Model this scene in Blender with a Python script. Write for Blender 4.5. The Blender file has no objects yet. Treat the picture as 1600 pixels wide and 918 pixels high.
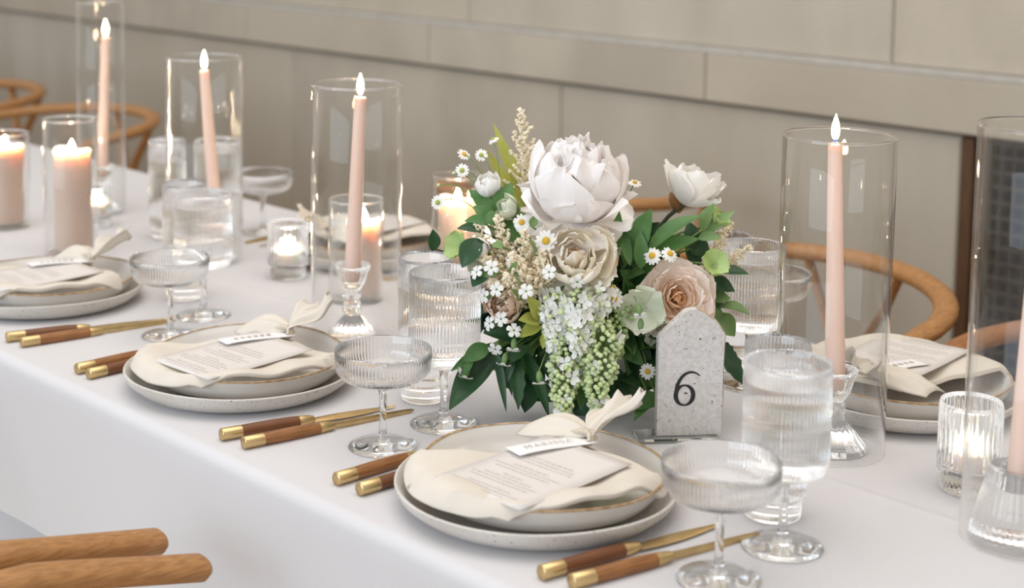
import bpy, math, random
from mathutils import Vector, Matrix
from math import sin, cos, pi, radians, sqrt, atan2, hypot

S = bpy.context.scene
COL = S.collection
rng = random.Random(7)

# ------------------------------------------------------------------ camera
F, PPX, PPY = 2420.0, 800.0, 95.0          # lens in pixels of the 1600x918 frame; principal point above the middle (cropped upright shot)
PITCH, ROLL, YAW, CAMZ = math.atan(250 / 2420.0), 0.016, radians(44.6), 1.31
fh = Vector((-cos(YAW), sin(YAW), 0)); r0 = Vector((fh.y, -fh.x, 0)); UP = Vector((0, 0, 1))
FWD = fh * cos(PITCH) - UP * sin(PITCH); u0 = fh * sin(PITCH) + UP * cos(PITCH)
RT = r0 * cos(ROLL) + u0 * sin(ROLL); UPV = -r0 * sin(ROLL) + u0 * cos(ROLL)
CAM = Vector((0, 0, CAMZ))
cd = bpy.data.cameras.new('camera'); cam = bpy.data.objects.new('camera', cd); COL.objects.link(cam)
cd.sensor_fit = 'HORIZONTAL'; cd.sensor_width = 36; cd.lens = F / 1600 * 36
cd.shift_y = (PPY - 459.0) / 1600.0
cd.clip_start = 0.05
M3 = Matrix((RT, UPV, -FWD)).transposed()
cam.matrix_world = Matrix.Translation(CAM) @ M3.to_4x4()
cd.dof.use_dof = True; cd.dof.focus_distance = 1.62; cd.dof.aperture_fstop = 4.5
S.camera = cam

def ray(x, y): return FWD + RT * ((x - PPX) / F) - UPV * ((y - PPY) / F)
def on_z(x, y, z=0.75):
    d = ray(x, y); return CAM + d * ((z - CAMZ) / d.z)
def on_y(x, y, Y):
    d = ray(x, y); return CAM + d * (Y / d.y)
def at(x, y, depth): return CAM + ray(x, y) * depth

# ------------------------------------------------------------------ light
W = bpy.data.worlds.new('room_light'); S.world = W; W.use_nodes = True
bg = W.node_tree.nodes['Background']
bg.inputs['Color'].default_value = (1.0, 0.955, 0.915, 1); bg.inputs['Strength'].default_value = 0.66

def area(name, loc, target, sx, sy, power, color):
    l = bpy.data.lights.new(name, 'AREA'); l.shape = 'RECTANGLE'; l.size = sx; l.size_y = sy; l.energy = power; l.color = color
    o = bpy.data.objects.new(name, l); COL.objects.link(o); o.location = loc
    o.rotation_euler = (Vector(target) - Vector(loc)).to_track_quat('-Z', 'Y').to_euler()
    return o
area('window_light', (-0.9, -4.6, 2.1), (-1.2, 1.2, 0.8), 5.5, 2.6, 190, (0.68, 0.84, 1.0))
area('ceiling_light', (-1.2, 1.0, 4.2), (-1.2, 1.25, 0), 4.0, 3.0, 78, (1.0, 0.955, 0.91))

S.view_settings.view_transform = 'Standard'; S.view_settings.look = 'None'
S.view_settings.exposure = 0.08; S.view_settings.gamma = 1.0; S.view_settings.use_curve_mapping = False
S.cycles.max_bounces = 32; S.cycles.transmission_bounces = 28; S.cycles.transparent_max_bounces = 24
S.cycles.glossy_bounces = 16; S.cycles.diffuse_bounces = 8
S.cycles.sample_clamp_indirect = 24.0

# ------------------------------------------------------------------ materials
MATS = {}
def mat(name, color=(.8, .8, .8), rough=.5, metal=0., noise=None, bump=None, **kw):
    """principled; noise=(scale, colour2, amount[, stretch]); bump=(scale, strength, distance)"""
    m = bpy.data.materials.new(name); m.use_nodes = True; nt = m.node_tree; b = nt.nodes['Principled BSDF']
    b.inputs['Base Color'].default_value = (*color, 1); b.inputs['Roughness'].default_value = rough; b.inputs['Metallic'].default_value = metal
    for k, v in kw.items(): b.inputs[k.replace('_', ' ')].default_value = v
    tc = nt.nodes.new('ShaderNodeTexCoord')
    if noise:
        sc, c2, amt = noise[:3]
        src = tc.outputs['Object']
        if len(noise) > 3:
            mp = nt.nodes.new('ShaderNodeMapping'); mp.inputs['Scale'].default_value = noise[3]; nt.links.new(src, mp.inputs[0]); src = mp.outputs[0]
        n = nt.nodes.new('ShaderNodeTexNoise'); n.inputs['Scale'].default_value = sc; n.inputs['Detail'].default_value = 5
        nt.links.new(src, n.inputs['Vector'])
        r = nt.nodes.new('ShaderNodeMapRange'); r.inputs[1].default_value = .35; r.inputs[2].default_value = .65; r.inputs[4].default_value = amt
        nt.links.new(n.outputs['Fac'], r.inputs[0])
        mx = nt.nodes.new('ShaderNodeMix'); mx.data_type = 'RGBA'
        mx.inputs[6].default_value = (*color, 1); mx.inputs[7].default_value = (*c2, 1)
        nt.links.new(r.outputs[0], mx.inputs[0]); nt.links.new(mx.outputs[2], b.inputs['Base Color'])
    if bump:
        n = nt.nodes.new('ShaderNodeTexNoise'); n.inputs['Scale'].default_value = bump[0]; n.inputs['Detail'].default_value = 4
        nt.links.new(tc.outputs['Object'], n.inputs['Vector'])
        bp = nt.nodes.new('ShaderNodeBump'); bp.inputs['Strength'].default_value = bump[1]; bp.inputs['Distance'].default_value = bump[2]
        nt.links.new(n.outputs['Fac'], bp.inputs['Height']); nt.links.new(bp.outputs[0], b.inputs['Normal'])
    MATS[name] = m
    return m

def add_specks(m, scale, thr, color):
    """dark flecks in the clay / stone"""
    nt = m.node_tree; b = nt.nodes['Principled BSDF']
    tc = nt.nodes.new('ShaderNodeTexCoord'); n = nt.nodes.new('ShaderNodeTexNoise'); n.inputs['Scale'].default_value = scale; n.inputs['Detail'].default_value = 1
    nt.links.new(tc.outputs['Object'], n.inputs['Vector'])
    r = nt.nodes.new('ShaderNodeMapRange'); r.inputs[1].default_value = thr; r.inputs[2].default_value = thr + .02
    nt.links.new(n.outputs['Fac'], r.inputs[0])
    mx = nt.nodes.new('ShaderNodeMix'); mx.data_type = 'RGBA'; mx.inputs[7].default_value = (*color, 1)
    l = b.inputs['Base Color'].links
    if l: nt.links.new(l[0].from_socket, mx.inputs[6])
    else: mx.inputs[6].default_value = b.inputs['Base Color'].default_value
    nt.links.new(r.outputs[0], mx.inputs[0]); nt.links.new(mx.outputs[2], b.inputs['Base Color'])

def add_translucent(m, amt):
    """thin petal or leaf: part of the light passes through"""
    nt = m.node_tree; b = nt.nodes['Principled BSDF']; out = nt.nodes['Material Output']
    t = nt.nodes.new('ShaderNodeBsdfTranslucent'); x = nt.nodes.new('ShaderNodeMixShader'); x.inputs[0].default_value = amt
    l = b.inputs['Base Color'].links
    if l: nt.links.new(l[0].from_socket, t.inputs[0])
    else: t.inputs[0].default_value = b.inputs['Base Color'].default_value
    nt.links.new(b.outputs[0], x.inputs[1]); nt.links.new(t.outputs[0], x.inputs[2]); nt.links.new(x.outputs[0], out.inputs[0])

mat('cloth', (.645, .628, .635), .95, noise=(3, (.62, .604, .612), .8), bump=(900, .25, .0006))
mat('stone', (.49, .432, .345), .9, noise=(5, (.40, .35, .28), .95, (1, 1, .55)), bump=(60, .25, .004))
mat('stone_b', (.425, .37, .29), .9, noise=(4, (.47, .415, .33), .95, (1, 1, .6)), bump=(60, .25, .004))
mat('stone_c', (.50, .45, .372), .9, noise=(4.5, (.425, .375, .30), .95, (1, 1, .4)), bump=(60, .25, .004))
mat('mortar', (.36, .33, .26), .95, noise=(20, (.30, .27, .21), .8))
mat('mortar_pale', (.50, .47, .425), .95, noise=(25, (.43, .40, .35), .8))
mat('floor', (.42, .33, .25), .6, noise=(3, (.36, .27, .2), .8, (1, 8, 1)))
mat('stoneware', (.62, .59, .545), .42, noise=(14, (.54, .50, .45), .8), bump=(45, .3, .002)); add_specks(MATS['stoneware'], 420, .70, (.10, .075, .055))
mat('glaze', (.70, .67, .63), .16, noise=(10, (.64, .60, .55), .7), bump=(30, .2, .002))
mat('rim_brown', (.28, .15, .07), .3, noise=(120, (.55, .40, .22), .9))
mat('clay_foot', (.22, .15, .09), .8)
mat('napkin', (.70, .64, .56), .95, noise=(25, (.66, .595, .505), .7), bump=(1500, .3, .0005))
mat('napkin_tie', (.64, .57, .46), .95, noise=(300, (.50, .42, .32), .8))
mat('card', (.70, .655, .62), .85, noise=(40, (.675, .63, .595), .7))
mat('tag', (.84, .82, .81), .85)
mat('ink', (.30, .27, .25), .8)
mat('ink_pale', (.54, .505, .475), .8)
mat('black_print', (.012, .012, .014), .4)
mat('handle_wood', (.19, .066, .02), .45, noise=(55, (.13, .045, .014), .95, (9, .6, 9)))
mat('handle_wood_b', (.34, .145, .042), .45, noise=(55, (.20, .075, .022), .95, (9, .6, 9)))
mat('brass', (.66, .49, .25), .34, 1.0, noise=(60, (.54, .38, .18), .7))
mat('chair_wood', (.46, .23, .08), .5, noise=(70, (.30, .13, .038), .9, (5, .45, 5)))
mat('chair_wood_dark', (.37, .155, .05), .5, noise=(70, (.25, .095, .03), .9, (5, .45, 5)))
mat('cord_seat', (.70, .60, .45), .9, noise=(120, (.55, .45, .32), .8, (1, 14, 1)))
mat('taper_wax', (.86, .63, .53), .42, Subsurface_Weight=.35, Subsurface_Radius=(.012, .006, .004), Subsurface_Scale=1.0)
mat('pillar_wax', (.60, .47, .39), .55, Subsurface_Weight=1.0, Subsurface_Radius=(.034, .025, .019), Subsurface_Scale=1.0)
mat('white_wax', (.9, .87, .82), .5, Subsurface_Weight=.5, Subsurface_Radius=(.02, .012, .008), Subsurface_Scale=1.0)
mat('wick', (.02, .015, .012), .9)
mat('post_wood', (.11, .05, .018), .6, noise=(30, (.065, .03, .011), .9, (8, 8, .7)))
mat('iron', (.075, .055, .038), .55, .3)
mat('dark_recess', (.012, .010, .009), .9)
mat('terrazzo', (.68, .645, .62), .7, noise=(260, (.56, .52, .485), .9), bump=(90, .5, .002)); add_specks(MATS['terrazzo'], 480, .71, (.07, .055, .045)); add_specks(MATS['terrazzo'], 210, .735, (.10, .08, .065))
mat('raw_stone', (.66, .50, .36), .9, noise=(160, (.45, .33, .22), .9), bump=(120, 1, .004))
mat('vase', (.66, .64, .61), .5, noise=(12, (.6, .58, .55), .7))
mat('peony', (.97, .945, .93), .65, noise=(40, (.97, .92, .895), .6))
mat('peony_cream', (.96, .92, .84), .65, noise=(60, (.95, .88, .75), .8))
mat('peony_heart', (.86, .62, .38), .7)
mat('petal_white', (.94, .925, .90), .65)
mat('rose_outer', (.96, .89, .83), .6, noise=(50, (.94, .80, .70), .7))
mat('rose_mid', (.94, .79, .66), .6, noise=(50, (.94, .84, .74), .7))
mat('rose_inner', (.94, .70, .45), .6, noise=(80, (.94, .78, .58), .8))
mat('blush', (.88, .74, .62), .6, noise=(70, (.85, .58, .42), .5))
mat('hellebore_white', (.78, .79, .66), .6, noise=(45, (.62, .68, .48), .7))
mat('hellebore_green', (.46, .60, .22), .55, noise=(60, (.62, .72, .36), .8))
mat('bud_green', (.60, .66, .42), .6)
mat('daisy_white', (.90, .89, .86), .7)
mat('daisy_yellow', (.72, .44, .04), .8, bump=(1500, 1, .001))
mat('daisy_green', (.42, .46, .09), .8, bump=(1500, 1, .001))
mat('astilbe', (.88, .80, .64), .8, noise=(90, (.82, .70, .50), .8))
mat('lilac_green', (.46, .56, .26), .6, noise=(110, (.62, .68, .40), .9))
mat('lilac_dark', (.24, .34, .12), .6, noise=(110, (.34, .44, .18), .9))
mat('floret_white', (.88, .88, .84), .7)
mat('stem_green', (.17, .27, .07), .6)
mat('stem_dark', (.035, .05, .02), .6)
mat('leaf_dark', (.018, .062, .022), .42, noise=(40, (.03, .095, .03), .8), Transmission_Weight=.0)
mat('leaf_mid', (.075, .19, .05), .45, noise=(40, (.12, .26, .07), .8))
mat('leaf_soft', (.17, .29, .10), .5, noise=(40, (.24, .36, .14), .8))
mat('leaf_lime', (.40, .43, .08), .5, noise=(40, (.50, .50, .12), .8))
mat('sepal_brown', (.25, .11, .03), .6)

for k in ('peony', 'peony_cream', 'petal_white', 'rose_outer', 'rose_mid', 'rose_inner', 'blush', 'hellebore_white', 'hellebore_green', 'daisy_white', 'floret_white', 'peony_heart'): add_translucent(MATS[k], .22)
for k in ('leaf_mid', 'leaf_soft', 'leaf_lime'): add_translucent(MATS[k], .3)
add_translucent(MATS['leaf_dark'], .15)

def glass(name, color=(1, 1, 1), ior=1.47, rough=0.0):
    m = bpy.data.materials.new(name); m.use_nodes = True; nt = m.node_tree; nt.nodes.clear()
    o = nt.nodes.new('ShaderNodeOutputMaterial'); g = nt.nodes.new('ShaderNodeBsdfGlass')
    g.inputs['Color'].default_value = (*color, 1); g.inputs['IOR'].default_value = ior; g.inputs['Roughness'].default_value = rough
    nt.links.new(g.outputs[0], o.inputs[0]); MATS[name] = m
def thin_glass(name, tint=(.985, .985, .98), ior=1.45):
    """thin blown wall: clear, with a fresnel reflection"""
    m = bpy.data.materials.new(name); m.use_nodes = True; nt = m.node_tree; nt.nodes.clear()
    o = nt.nodes.new('ShaderNodeOutputMaterial'); t = nt.nodes.new('ShaderNodeBsdfTransparent'); g = nt.nodes.new('ShaderNodeBsdfGlossy')
    t.inputs['Color'].default_value = (*tint, 1); g.inputs['Roughness'].default_value = .02; g.inputs['Color'].default_value = (.95, .95, .95, 1)
    lw = nt.nodes.new('ShaderNodeLayerWeight'); lw.inputs['Blend'].default_value = .5
    pw = nt.nodes.new('ShaderNodeMath'); pw.operation = 'POWER'; pw.inputs[1].default_value = 4.0; nt.links.new(lw.outputs['Facing'], pw.inputs[0])
    f = nt.nodes.new('ShaderNodeMath'); f.operation = 'MULTIPLY_ADD'; f.inputs[1].default_value = .9; f.inputs[2].default_value = .02; nt.links.new(pw.outputs[0], f.inputs[0])
    x = nt.nodes.new('ShaderNodeMixShader'); nt.links.new(f.outputs[0], x.inputs[0]); nt.links.new(t.outputs[0], x.inputs[1]); nt.links.new(g.outputs[0], x.inputs[2])
    nt.links.new(x.outputs[0], o.inputs[0]); MATS[name] = m
glass('glass'); glass('acrylic', (.97, .98, .97), 1.49); glass('water', (1, 1, 1), 1.33); glass('water_in_glass', (1, 1, 1), 1.333 / 1.47)
thin_glass('hurricane_glass')
def emit(name, color, strength):
    m = bpy.data.materials.new(name); m.use_nodes = True; nt = m.node_tree; nt.nodes.clear()
    o = nt.nodes.new('ShaderNodeOutputMaterial'); e = nt.nodes.new('ShaderNodeEmission')
    e.inputs[0].default_value = (*color, 1); e.inputs[1].default_value = strength
    nt.links.new(e.outputs[0], o.inputs[0]); MATS[name] = m
emit('flame', (1.0, .74, .42), 110)
emit('wide_flame', (1.0, .82, .58), 240)
emit('tealight_flame', (1.0, .80, .55), 260)
emit('flame_blue', (.25, .35, 1.0), 1.2)

# ------------------------------------------------------------------ mesh helpers
class MB:
    def __init__(s): s.v = []; s.f = []
    def add(s, vs, fs):
        b = len(s.v); s.v += [tuple(v) for v in vs]; s.f += [tuple(i + b for i in f) for f in fs]; return s
    def box(s, x0, x1, y0, y1, z0, z1, c=0.0):
        if c <= 0:
            return s.add([(x0, y0, z0), (x1, y0, z0), (x1, y1, z0), (x0, y1, z0), (x0, y0, z1), (x1, y0, z1), (x1, y1, z1), (x0, y1, z1)],
                  [(0, 3, 2, 1), (4, 5, 6, 7), (0, 1, 5, 4), (1, 2, 6, 5), (2, 3, 7, 6), (3, 0, 4, 7)])
        # chamfered towards -Y (the visible face)
        return s.add([(x0, y1, z0), (x1, y1, z0), (x1, y1, z1), (x0, y1, z1), (x0, y0 + c, z0), (x1, y0 + c, z0), (x1, y0 + c, z1), (x0, y0 + c, z1),
                      (x0 + c, y0, z0 + c), (x1 - c, y0, z0 + c), (x1 - c, y0, z1 - c), (x0 + c, y0, z1 - c)],
                     [(0, 1, 2, 3), (0, 4, 5, 1), (1, 5, 6, 2), (2, 6, 7, 3), (3, 7, 4, 0), (4, 8, 9, 5), (5, 9, 10, 6), (6, 10, 11, 7), (7, 11, 8, 4), (8, 11, 10, 9)])
    def lathe(s, prof, n=32, c=(0, 0, 0), ribs=0, closed=False):
        """prof: (r, z[, rib depth]); r == 0 ends make poles"""
        vs, rows = [], []
        for p in prof:
            r, z = p[0], p[1]; a = p[2] if len(p) > 2 else 0
            if r <= 1e-7: rows.append([len(vs)]); vs.append((c[0], c[1], c[2] + z)); continue
            row = []
            for i in range(n):
                t = 2 * pi * i / n
                rr = r + (a * (abs(cos(ribs * t / 2)) ** .8 - 1) if a else 0)
                row.append(len(vs)); vs.append((c[0] + rr * cos(t), c[1] + rr * sin(t), c[2] + z))
            rows.append(row)
        fs = []
        pr = list(zip(rows, rows[1:])) + ([(rows[-1], rows[0])] if closed else [])
        for a, b in pr:
            for i in range(n):
                j = (i + 1) % n
                if len(a) == 1 and len(b) == 1: break
                if len(a) == 1: fs.append((a[0], b[j], b[i]))
                elif len(b) == 1: fs.append((a[i], a[j], b[0]))
                else: fs.append((a[i], a[j], b[j], b[i]))
        return s.add(vs, fs)
    def tube(s, pts, rad, n=8, flat=None, cap=True):
        pts = [Vector(p) for p in pts]; m = len(pts)
        R = rad if isinstance(rad, (list, tuple)) else [rad] * m
        vs, fs = [], []
        up = None
        for i, p in enumerate(pts):
            d = (pts[min(i + 1, m - 1)] - pts[max(i - 1, 0)]).normalized()
            if up is None:
                up = Vector((0, 0, 1)) if abs(d.z) < .9 else Vector((1, 0, 0))
            side = d.cross(up).normalized(); up = side.cross(d).normalized()
            for k in range(n):
                t = 2 * pi * k / n
                fx, fy = (flat if flat else (1, 1))
                vs.append(p + side * (R[i] * fx * cos(t)) + up * (R[i] * fy * sin(t)))
        for i in range(m - 1):
            for k in range(n):
                a, b = i * n + k, i * n + (k + 1) % n
                fs.append((a, b, b + n, a + n))
        if cap: fs += [tuple(range(n - 1, -1, -1)), tuple((m - 1) * n + k for k in range(n))]
        return s.add(vs, fs)
    def grid(s, rows):
        n = len(rows[0]); vs = [v for r in rows for v in r]
        return s.add(vs, [(i * n + j, i * n + j + 1, (i + 1) * n + j + 1, (i + 1) * n + j) for i in range(len(rows) - 1) for j in range(n - 1)])
    def octa(s, c, r, d=None, e=1.0):
        c = Vector(c); ax = Vector(d).normalized() if d is not None else Vector((0, 0, 1))
        x = ax.orthogonal().normalized(); y = ax.cross(x)
        vs = [c + ax * r * e, c - ax * r * e, c + x * r, c + y * r, c - x * r, c - y * r]
        return s.add(vs, [(0, 2, 3), (0, 3, 4), (0, 4, 5), (0, 5, 2), (1, 3, 2), (1, 4, 3), (1, 5, 4), (1, 2, 5)])
    def ball(s, c, r, d=None, e=1.0, n=7, m=5):
        c = Vector(c); ax = Vector(d).normalized() if d is not None else Vector((0, 0, 1))
        x = ax.orthogonal().normalized(); y = ax.cross(x); b = len(s.v)
        vs = [c - ax * r * e]; fs = []
        for i in range(1, m):
            a = -pi / 2 + pi * i / m
            for k in range(n):
                t = 2 * pi * k / n
                vs.append(c + ax * (r * e * sin(a)) + (x * cos(t) + y * sin(t)) * (r * cos(a)))
        vs.append(c + ax * r * e)
        for k in range(n):
            fs.append((0, 1 + (k + 1) % n, 1 + k)); q = 1 + (m - 2) * n; fs.append((q + k, q + (k + 1) % n, len(vs) - 1))
        for i in range(m - 2):
            for k in range(n):
                fs.append((1 + i * n + k, 1 + i * n + (k + 1) % n, 1 + (i + 1) * n + (k + 1) % n, 1 + (i + 1) * n + k))
        return s.add(vs, fs)
    def mesh(s, name, m, smooth=True):
        me = bpy.data.meshes.new(name); me.from_pydata(s.v, [], s.f); me.materials.append(MATS[m]); me.validate()
        if smooth:
            me.shade_smooth()
            if m not in ('glass', 'water', 'water_in_glass', 'acrylic', 'hurricane_glass'): me.set_sharp_from_angle(angle=radians(52))
        return me

def obj(name, data, parent=None, loc=None, mtx=None):
    o = bpy.data.objects.new(name, data); COL.objects.link(o)
    if parent is not None: o.parent = parent
    if loc is not None: o.location = loc
    if mtx is not None: o.matrix_basis = mtx
    return o
def part(name, mb, m, parent, smooth=True, world=False):
    """a mesh under its thing; world=True: the vertices are world points"""
    o = obj(name, mb.mesh(name, m, smooth), parent)
    if world:
        p = parent; off = Vector((0, 0, 0))
        while p is not None: off += p.location; p = p.parent
        o.matrix_parent_inverse = Matrix.Translation(-off)
    return o
def mod_edge(o, angle=35):
    mo = o.modifiers.new('edges', 'EDGE_SPLIT'); mo.split_angle = radians(angle); return o
def tag(o, label, cat, group=None):
    o['label'] = label; o['category'] = cat
    if group: o['group'] = group
    return o
def struct(o): o['kind'] = 'structure'; return o
def empty(name, loc, rz=0.0):
    o = bpy.data.objects.new(name, None); COL.objects.link(o); o.location = loc; o.rotation_euler = (0, 0, rz); o.empty_display_size = .02; return o
def copy_tree(o, parent=None):
    c = o.copy(); COL.objects.link(c)
    if parent is not None: c.parent = parent; c.matrix_parent_inverse = o.matrix_parent_inverse.copy()
    for ch in list(o.children): copy_tree(ch, c)
    return c

TZ = 0.75
# ------------------------------------------------------------------ setting: floor and stone wall
WY = 2.70
struct(obj('floor', MB().box(-17, 3, -6, WY + .2, -.05, 0).mesh('floor', 'floor', False)))
wall = struct(obj('wall_back', MB().box(-17, 3, WY + .12, WY + .30, 0, 3.2).mesh('wall_back', 'mortar', False)))
ZL, ZU = .871, .986
OPEN0 = -1.496                                                     # the opening with the grille starts here
def course(z0, z1, joints, y, ch, mats, lo=-16.5, hi=2.6):
    j0 = joints[0]; joints = ([j0 - 1.13 * k for k in range(7, 0, -1)] if lo < -10 else []) + joints
    xs = [lo] + [j for j in joints] + [hi]
    for i, (a, b) in enumerate(zip(xs, xs[1:])):
        part('stone_block', MB().box(a + .0012, b - .0012, y, WY + .12, z0, z1, ch), mats[i % len(mats)], wall, False)
course(ZU + .011, 1.62, [-7.7, -6.5, -5.3, -4.1, -2.9, -1.66, -.42, .8], WY, .004, ['stone_c', 'stone', 'stone_c', 'stone_b'])
course(1.625, 2.3, [-7.1, -5.9, -4.7, -3.5, -2.3, -1.1, .1, 1.3], WY, .009, ['stone', 'stone_c'])
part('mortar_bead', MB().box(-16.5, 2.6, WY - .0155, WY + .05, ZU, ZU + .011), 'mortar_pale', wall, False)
course(ZL + .006, ZU, [-7.5, -6.6, -5.7, -4.76, -3.86, -3.036, -2.117, -1.2, -.3, .6, 1.5], WY - .016, .004, ['stone_b', 'stone'])
course(.30, ZL, [-7.9, -6.8, -5.75, -4.7, -3.65, -2.57], WY, .006, ['stone', 'stone_c', 'stone_b'], hi=OPEN0)
course(0, .295, [-7.3, -6.2, -5.2, -4.2, -3.1, -2.0], WY, .006, ['stone_b', 'stone_c'], hi=OPEN0)
course(0, ZL, [1.7], WY, .006, ['stone'], lo=.2, hi=2.6)

# timber post and iron grille in the opening
post = obj('timber_post', MB().box(OPEN0, OPEN0 + .027, WY - .004, WY + .10, 0, ZL, .002).mesh('timber_post', 'post_wood', False))
tag(post, 'dark brown timber upright between the stone wall and the iron grille', 'post')
gx0, gx1, gz0, gz1 = OPEN0 + .03, .17, .02, ZL - .002
gr = empty('vent_grille', (gx0, WY + .05, 0)); tag(gr, 'dark iron lattice grille set in the stone wall', 'grille')
part('backing', MB().box(0, gx1 - gx0, .05, .06, gz0, gz1), 'dark_recess', gr, False)
fr = MB().box(0, .012, -.008, .012, gz0, gz1).box(gx1 - gx0 - .012, gx1 - gx0, -.008, .012, gz0, gz1).box(.012, gx1 - gx0 - .012, -.008, .012, gz1 - .014, gz1).box(.012, gx1 - gx0 - .012, -.008, .012, gz0, gz0 + .014)
part('grille_frame', fr, 'iron', gr, False)
vb = MB().box(-.0022, .0022, -.003, .003, gz0 + .01, gz1 - .01).mesh('vertical_bar', 'iron', False)
hb = MB().box(.01, gx1 - gx0 - .01, -.006, .001, -.003, .003).mesh('horizontal_bar', 'iron', False)
x = .030
while x < gx1 - gx0 - .015: obj('vertical_bar', vb, gr, (x, 0, 0)); x += .0255
z = gz1 - .036
while z > gz0 + .02: obj('horizontal_bar', hb, gr, (0, 0, z)); z -= .0295

# ------------------------------------------------------------------ table and cloth
Y0, Y1, TX0, TX1 = .852, 1.658, -7.0, .9
tb = empty('banquet_table', ((TX0 + TX1) / 2, (Y0 + Y1) / 2, 0)); tag(tb, 'long banquet table hidden under the white cloth', 'table')
hx, hy = (TX1 - TX0) / 2 - .02, (Y1 - Y0) / 2 - .004
part('tabletop', MB().box(-hx, hx, -hy + .012, hy - .012, .715, .7475), 'post_wood', tb, False)
for sx in (-1, 1):
    for sy in (-1, 1):
        part('leg', MB().box(sx * (hx - .3) - .03, sx * (hx - .3) + .03, sy * (hy - .16) - .03, sy * (hy - .16) + .03, 0, .715), 'post_wood', tb, False)

def cloth_profile(inset, zt, zb, r, n):
    """half section: list of (distance outwards from the table edge line, z, drop 0..1)"""
    out = []
    for i in range(7):
        a = pi / 2 * i / 6; out.append((-inset - r + r * sin(a), zt - r + r * cos(a), 0.0))
    for i in range(1, n + 1):
        t = i / n; out.append((-inset + .012 * t, zt - r - (zt - r - zb) * t, t))
    return out
def cloth(zt, zb, inset, amp, x0, x1, nx, ph):
    prof = cloth_profile(inset, zt, zb, .014, 12)
    rows = []
    for i in range(nx + 1):
        X = x0 + (x1 - x0) * i / nx
        row = []
        for side in (0, 1):
            seg = []
            for (d, z, t) in prof:
                w = (sin(X * 9.3 + ph + 1.3 * sin(X * 3.1)) * .6 + sin(X * 21 + 2 * sin(X * 2.3 + ph)) * .3) * amp * t ** 1.2
                seg.append((X, (Y0 - d - w) if side == 0 else (Y1 + d + w), z + (.004 * sin(X * 6 + ph) * t)))
            if side == 0: row += seg[::-1]
            else: row += seg
        k = len(prof)
        mid = []
        ya, yb = row[k - 1][1], row[k][1]
        yc = 1.262 + .004 * sin(X * 2.1)
        for y in [ya + (yb - ya) * j / 14 for j in range(1, 7)] + [yc + q * .004 for q in (-3, -2, -1, 0, 1, 2, 3)] + [ya + (yb - ya) * j / 14 for j in range(8, 14)]:
            g = math.exp(-((y - yc) / .0055) ** 2)                    # pressed fold down the middle of the cloth
            mid.append((X, y, zt + .0012 * g - .0007 * math.exp(-((y - yc - .008) / .006) ** 2)))
        row = row[:k] + mid + row[k:]
        rows.append(row)
    return MB().grid(rows)
tc_ = empty('tablecloth', ((TX0 + TX1) / 2, 1.255, TZ)); tag(tc_, 'white linen tablecloth covering the long table', 'tablecloth')
o = part('top_cloth', cloth(TZ, .557, 0, .014, TX0, TX1, 320, .4), 'cloth', tc_, world=True)
o = part('under_skirt', cloth(TZ - .002, .012, .068, .02, TX0 + .09, TX1 - .09, 200, 2.1), 'cloth', tc_, world=True)

# ------------------------------------------------------------------ chairs (round-backed, bent rail, forked splat)
def chair(name, loc, rz, label, group, wood):
    t = empty(name, loc, rz); tag(t, label, 'chair', group)
    pts, rad = [], []
    for i in range(6): pts.append((-.262 - .008 * i / 5, .165 - .165 * i / 6, .690 + .0062 * i)); rad.append(.0135)
    for i in range(0, 25):
        a = pi * i / 24; s_ = sin(a)
        pts.append((-.27 * cos(a), -.26 * s_, .727 + .020 * s_)); rad.append(.0135 + .001 * s_)
    for i in range(5, -1, -1): pts.append((.262 + .008 * i / 5, .165 - .165 * i / 6, .690 + .0062 * i)); rad.append(.0135)
    # rounded tips
    tipa = [(pts[0][0], pts[0][1] + .006, pts[0][2])]; tipb = [(pts[-1][0], pts[-1][1] + .006, pts[-1][2])]
    part('top_rail', MB().tube(tipa + pts + tipb, [.0095] + rad + [.0095], 16, (1.3, .92)), wood, t)
    for s_ in (-1, 1):
        part('leg', MB().tube([(s_ * .235, .20, 0), (s_ * .24, .205, .22), (s_ * .24, .205, .46)], [.012, .018, .014], 10), wood, t)
        part('leg', MB().tube([(s_ * .205, -.20, 0), (s_ * .20, -.215, .25), (s_ * .205, -.21, .44), (s_ * .235, -.12, .58), (s_ * .266, .03, .712)], [.012, .017, .018, .014, .010], 10), wood, t)
        part('stretcher', MB().tube([(s_ * .235, .20, .27), (s_ * .203, -.21, .27)], .009, 8), wood, t)
        part('splat_fork', MB().tube([(s_ * .012, -.222, .56), (s_ * .03, -.236, .62), (s_ * .062, -.248, .68), (s_ * .088, -.247, .742)], [.014, .013, .013, .014], 8, (1.0, .35)), wood, t)
    part('splat', MB().tube([(0, -.19, .42), (0, -.205, .50), (0, -.224, .575)], [.017, .02, .024], 8, (1.1, .3)), wood, t)
    part('stretcher', MB().tube([(-.235, .20, .22), (.235, .20, .22)], .009, 8), wood, t)
    part('stretcher', MB().tube([(-.203, -.21, .32), (.203, -.21, .32)], .009, 8), wood, t)
    rows = []
    for i in range(13):
        v = i / 12; y = .215 - .42 * v; w = .25 - .04 * v
        rows.append([(w * (2 * j / 12 - 1), y, .452 - .014 * (1 - (2 * j / 12 - 1) ** 2) * sin(pi * v)) for j in range(13)])
    so = part('seat', MB().grid(rows), 'cord_seat', t); sm = so.modifiers.new('thick', 'SOLIDIFY'); sm.thickness = .03
    return t
GC = 'bent wood chairs around the table'
chair('dining_chair', (-.920, .604, 0), 0, 'bent oak chair tucked in at the setting by the number stone', GC, 'chair_wood')
chair('dining_chair', (-1.522, .606, 0), 0, 'bent oak chair at the middle setting, arm beside its neighbour chair', GC, 'chair_wood')
chair('dining_chair', (-1.345, 1.852, 0), pi, 'round-backed oak chair in front of the wall beside the timber post', GC, 'chair_wood')
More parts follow.
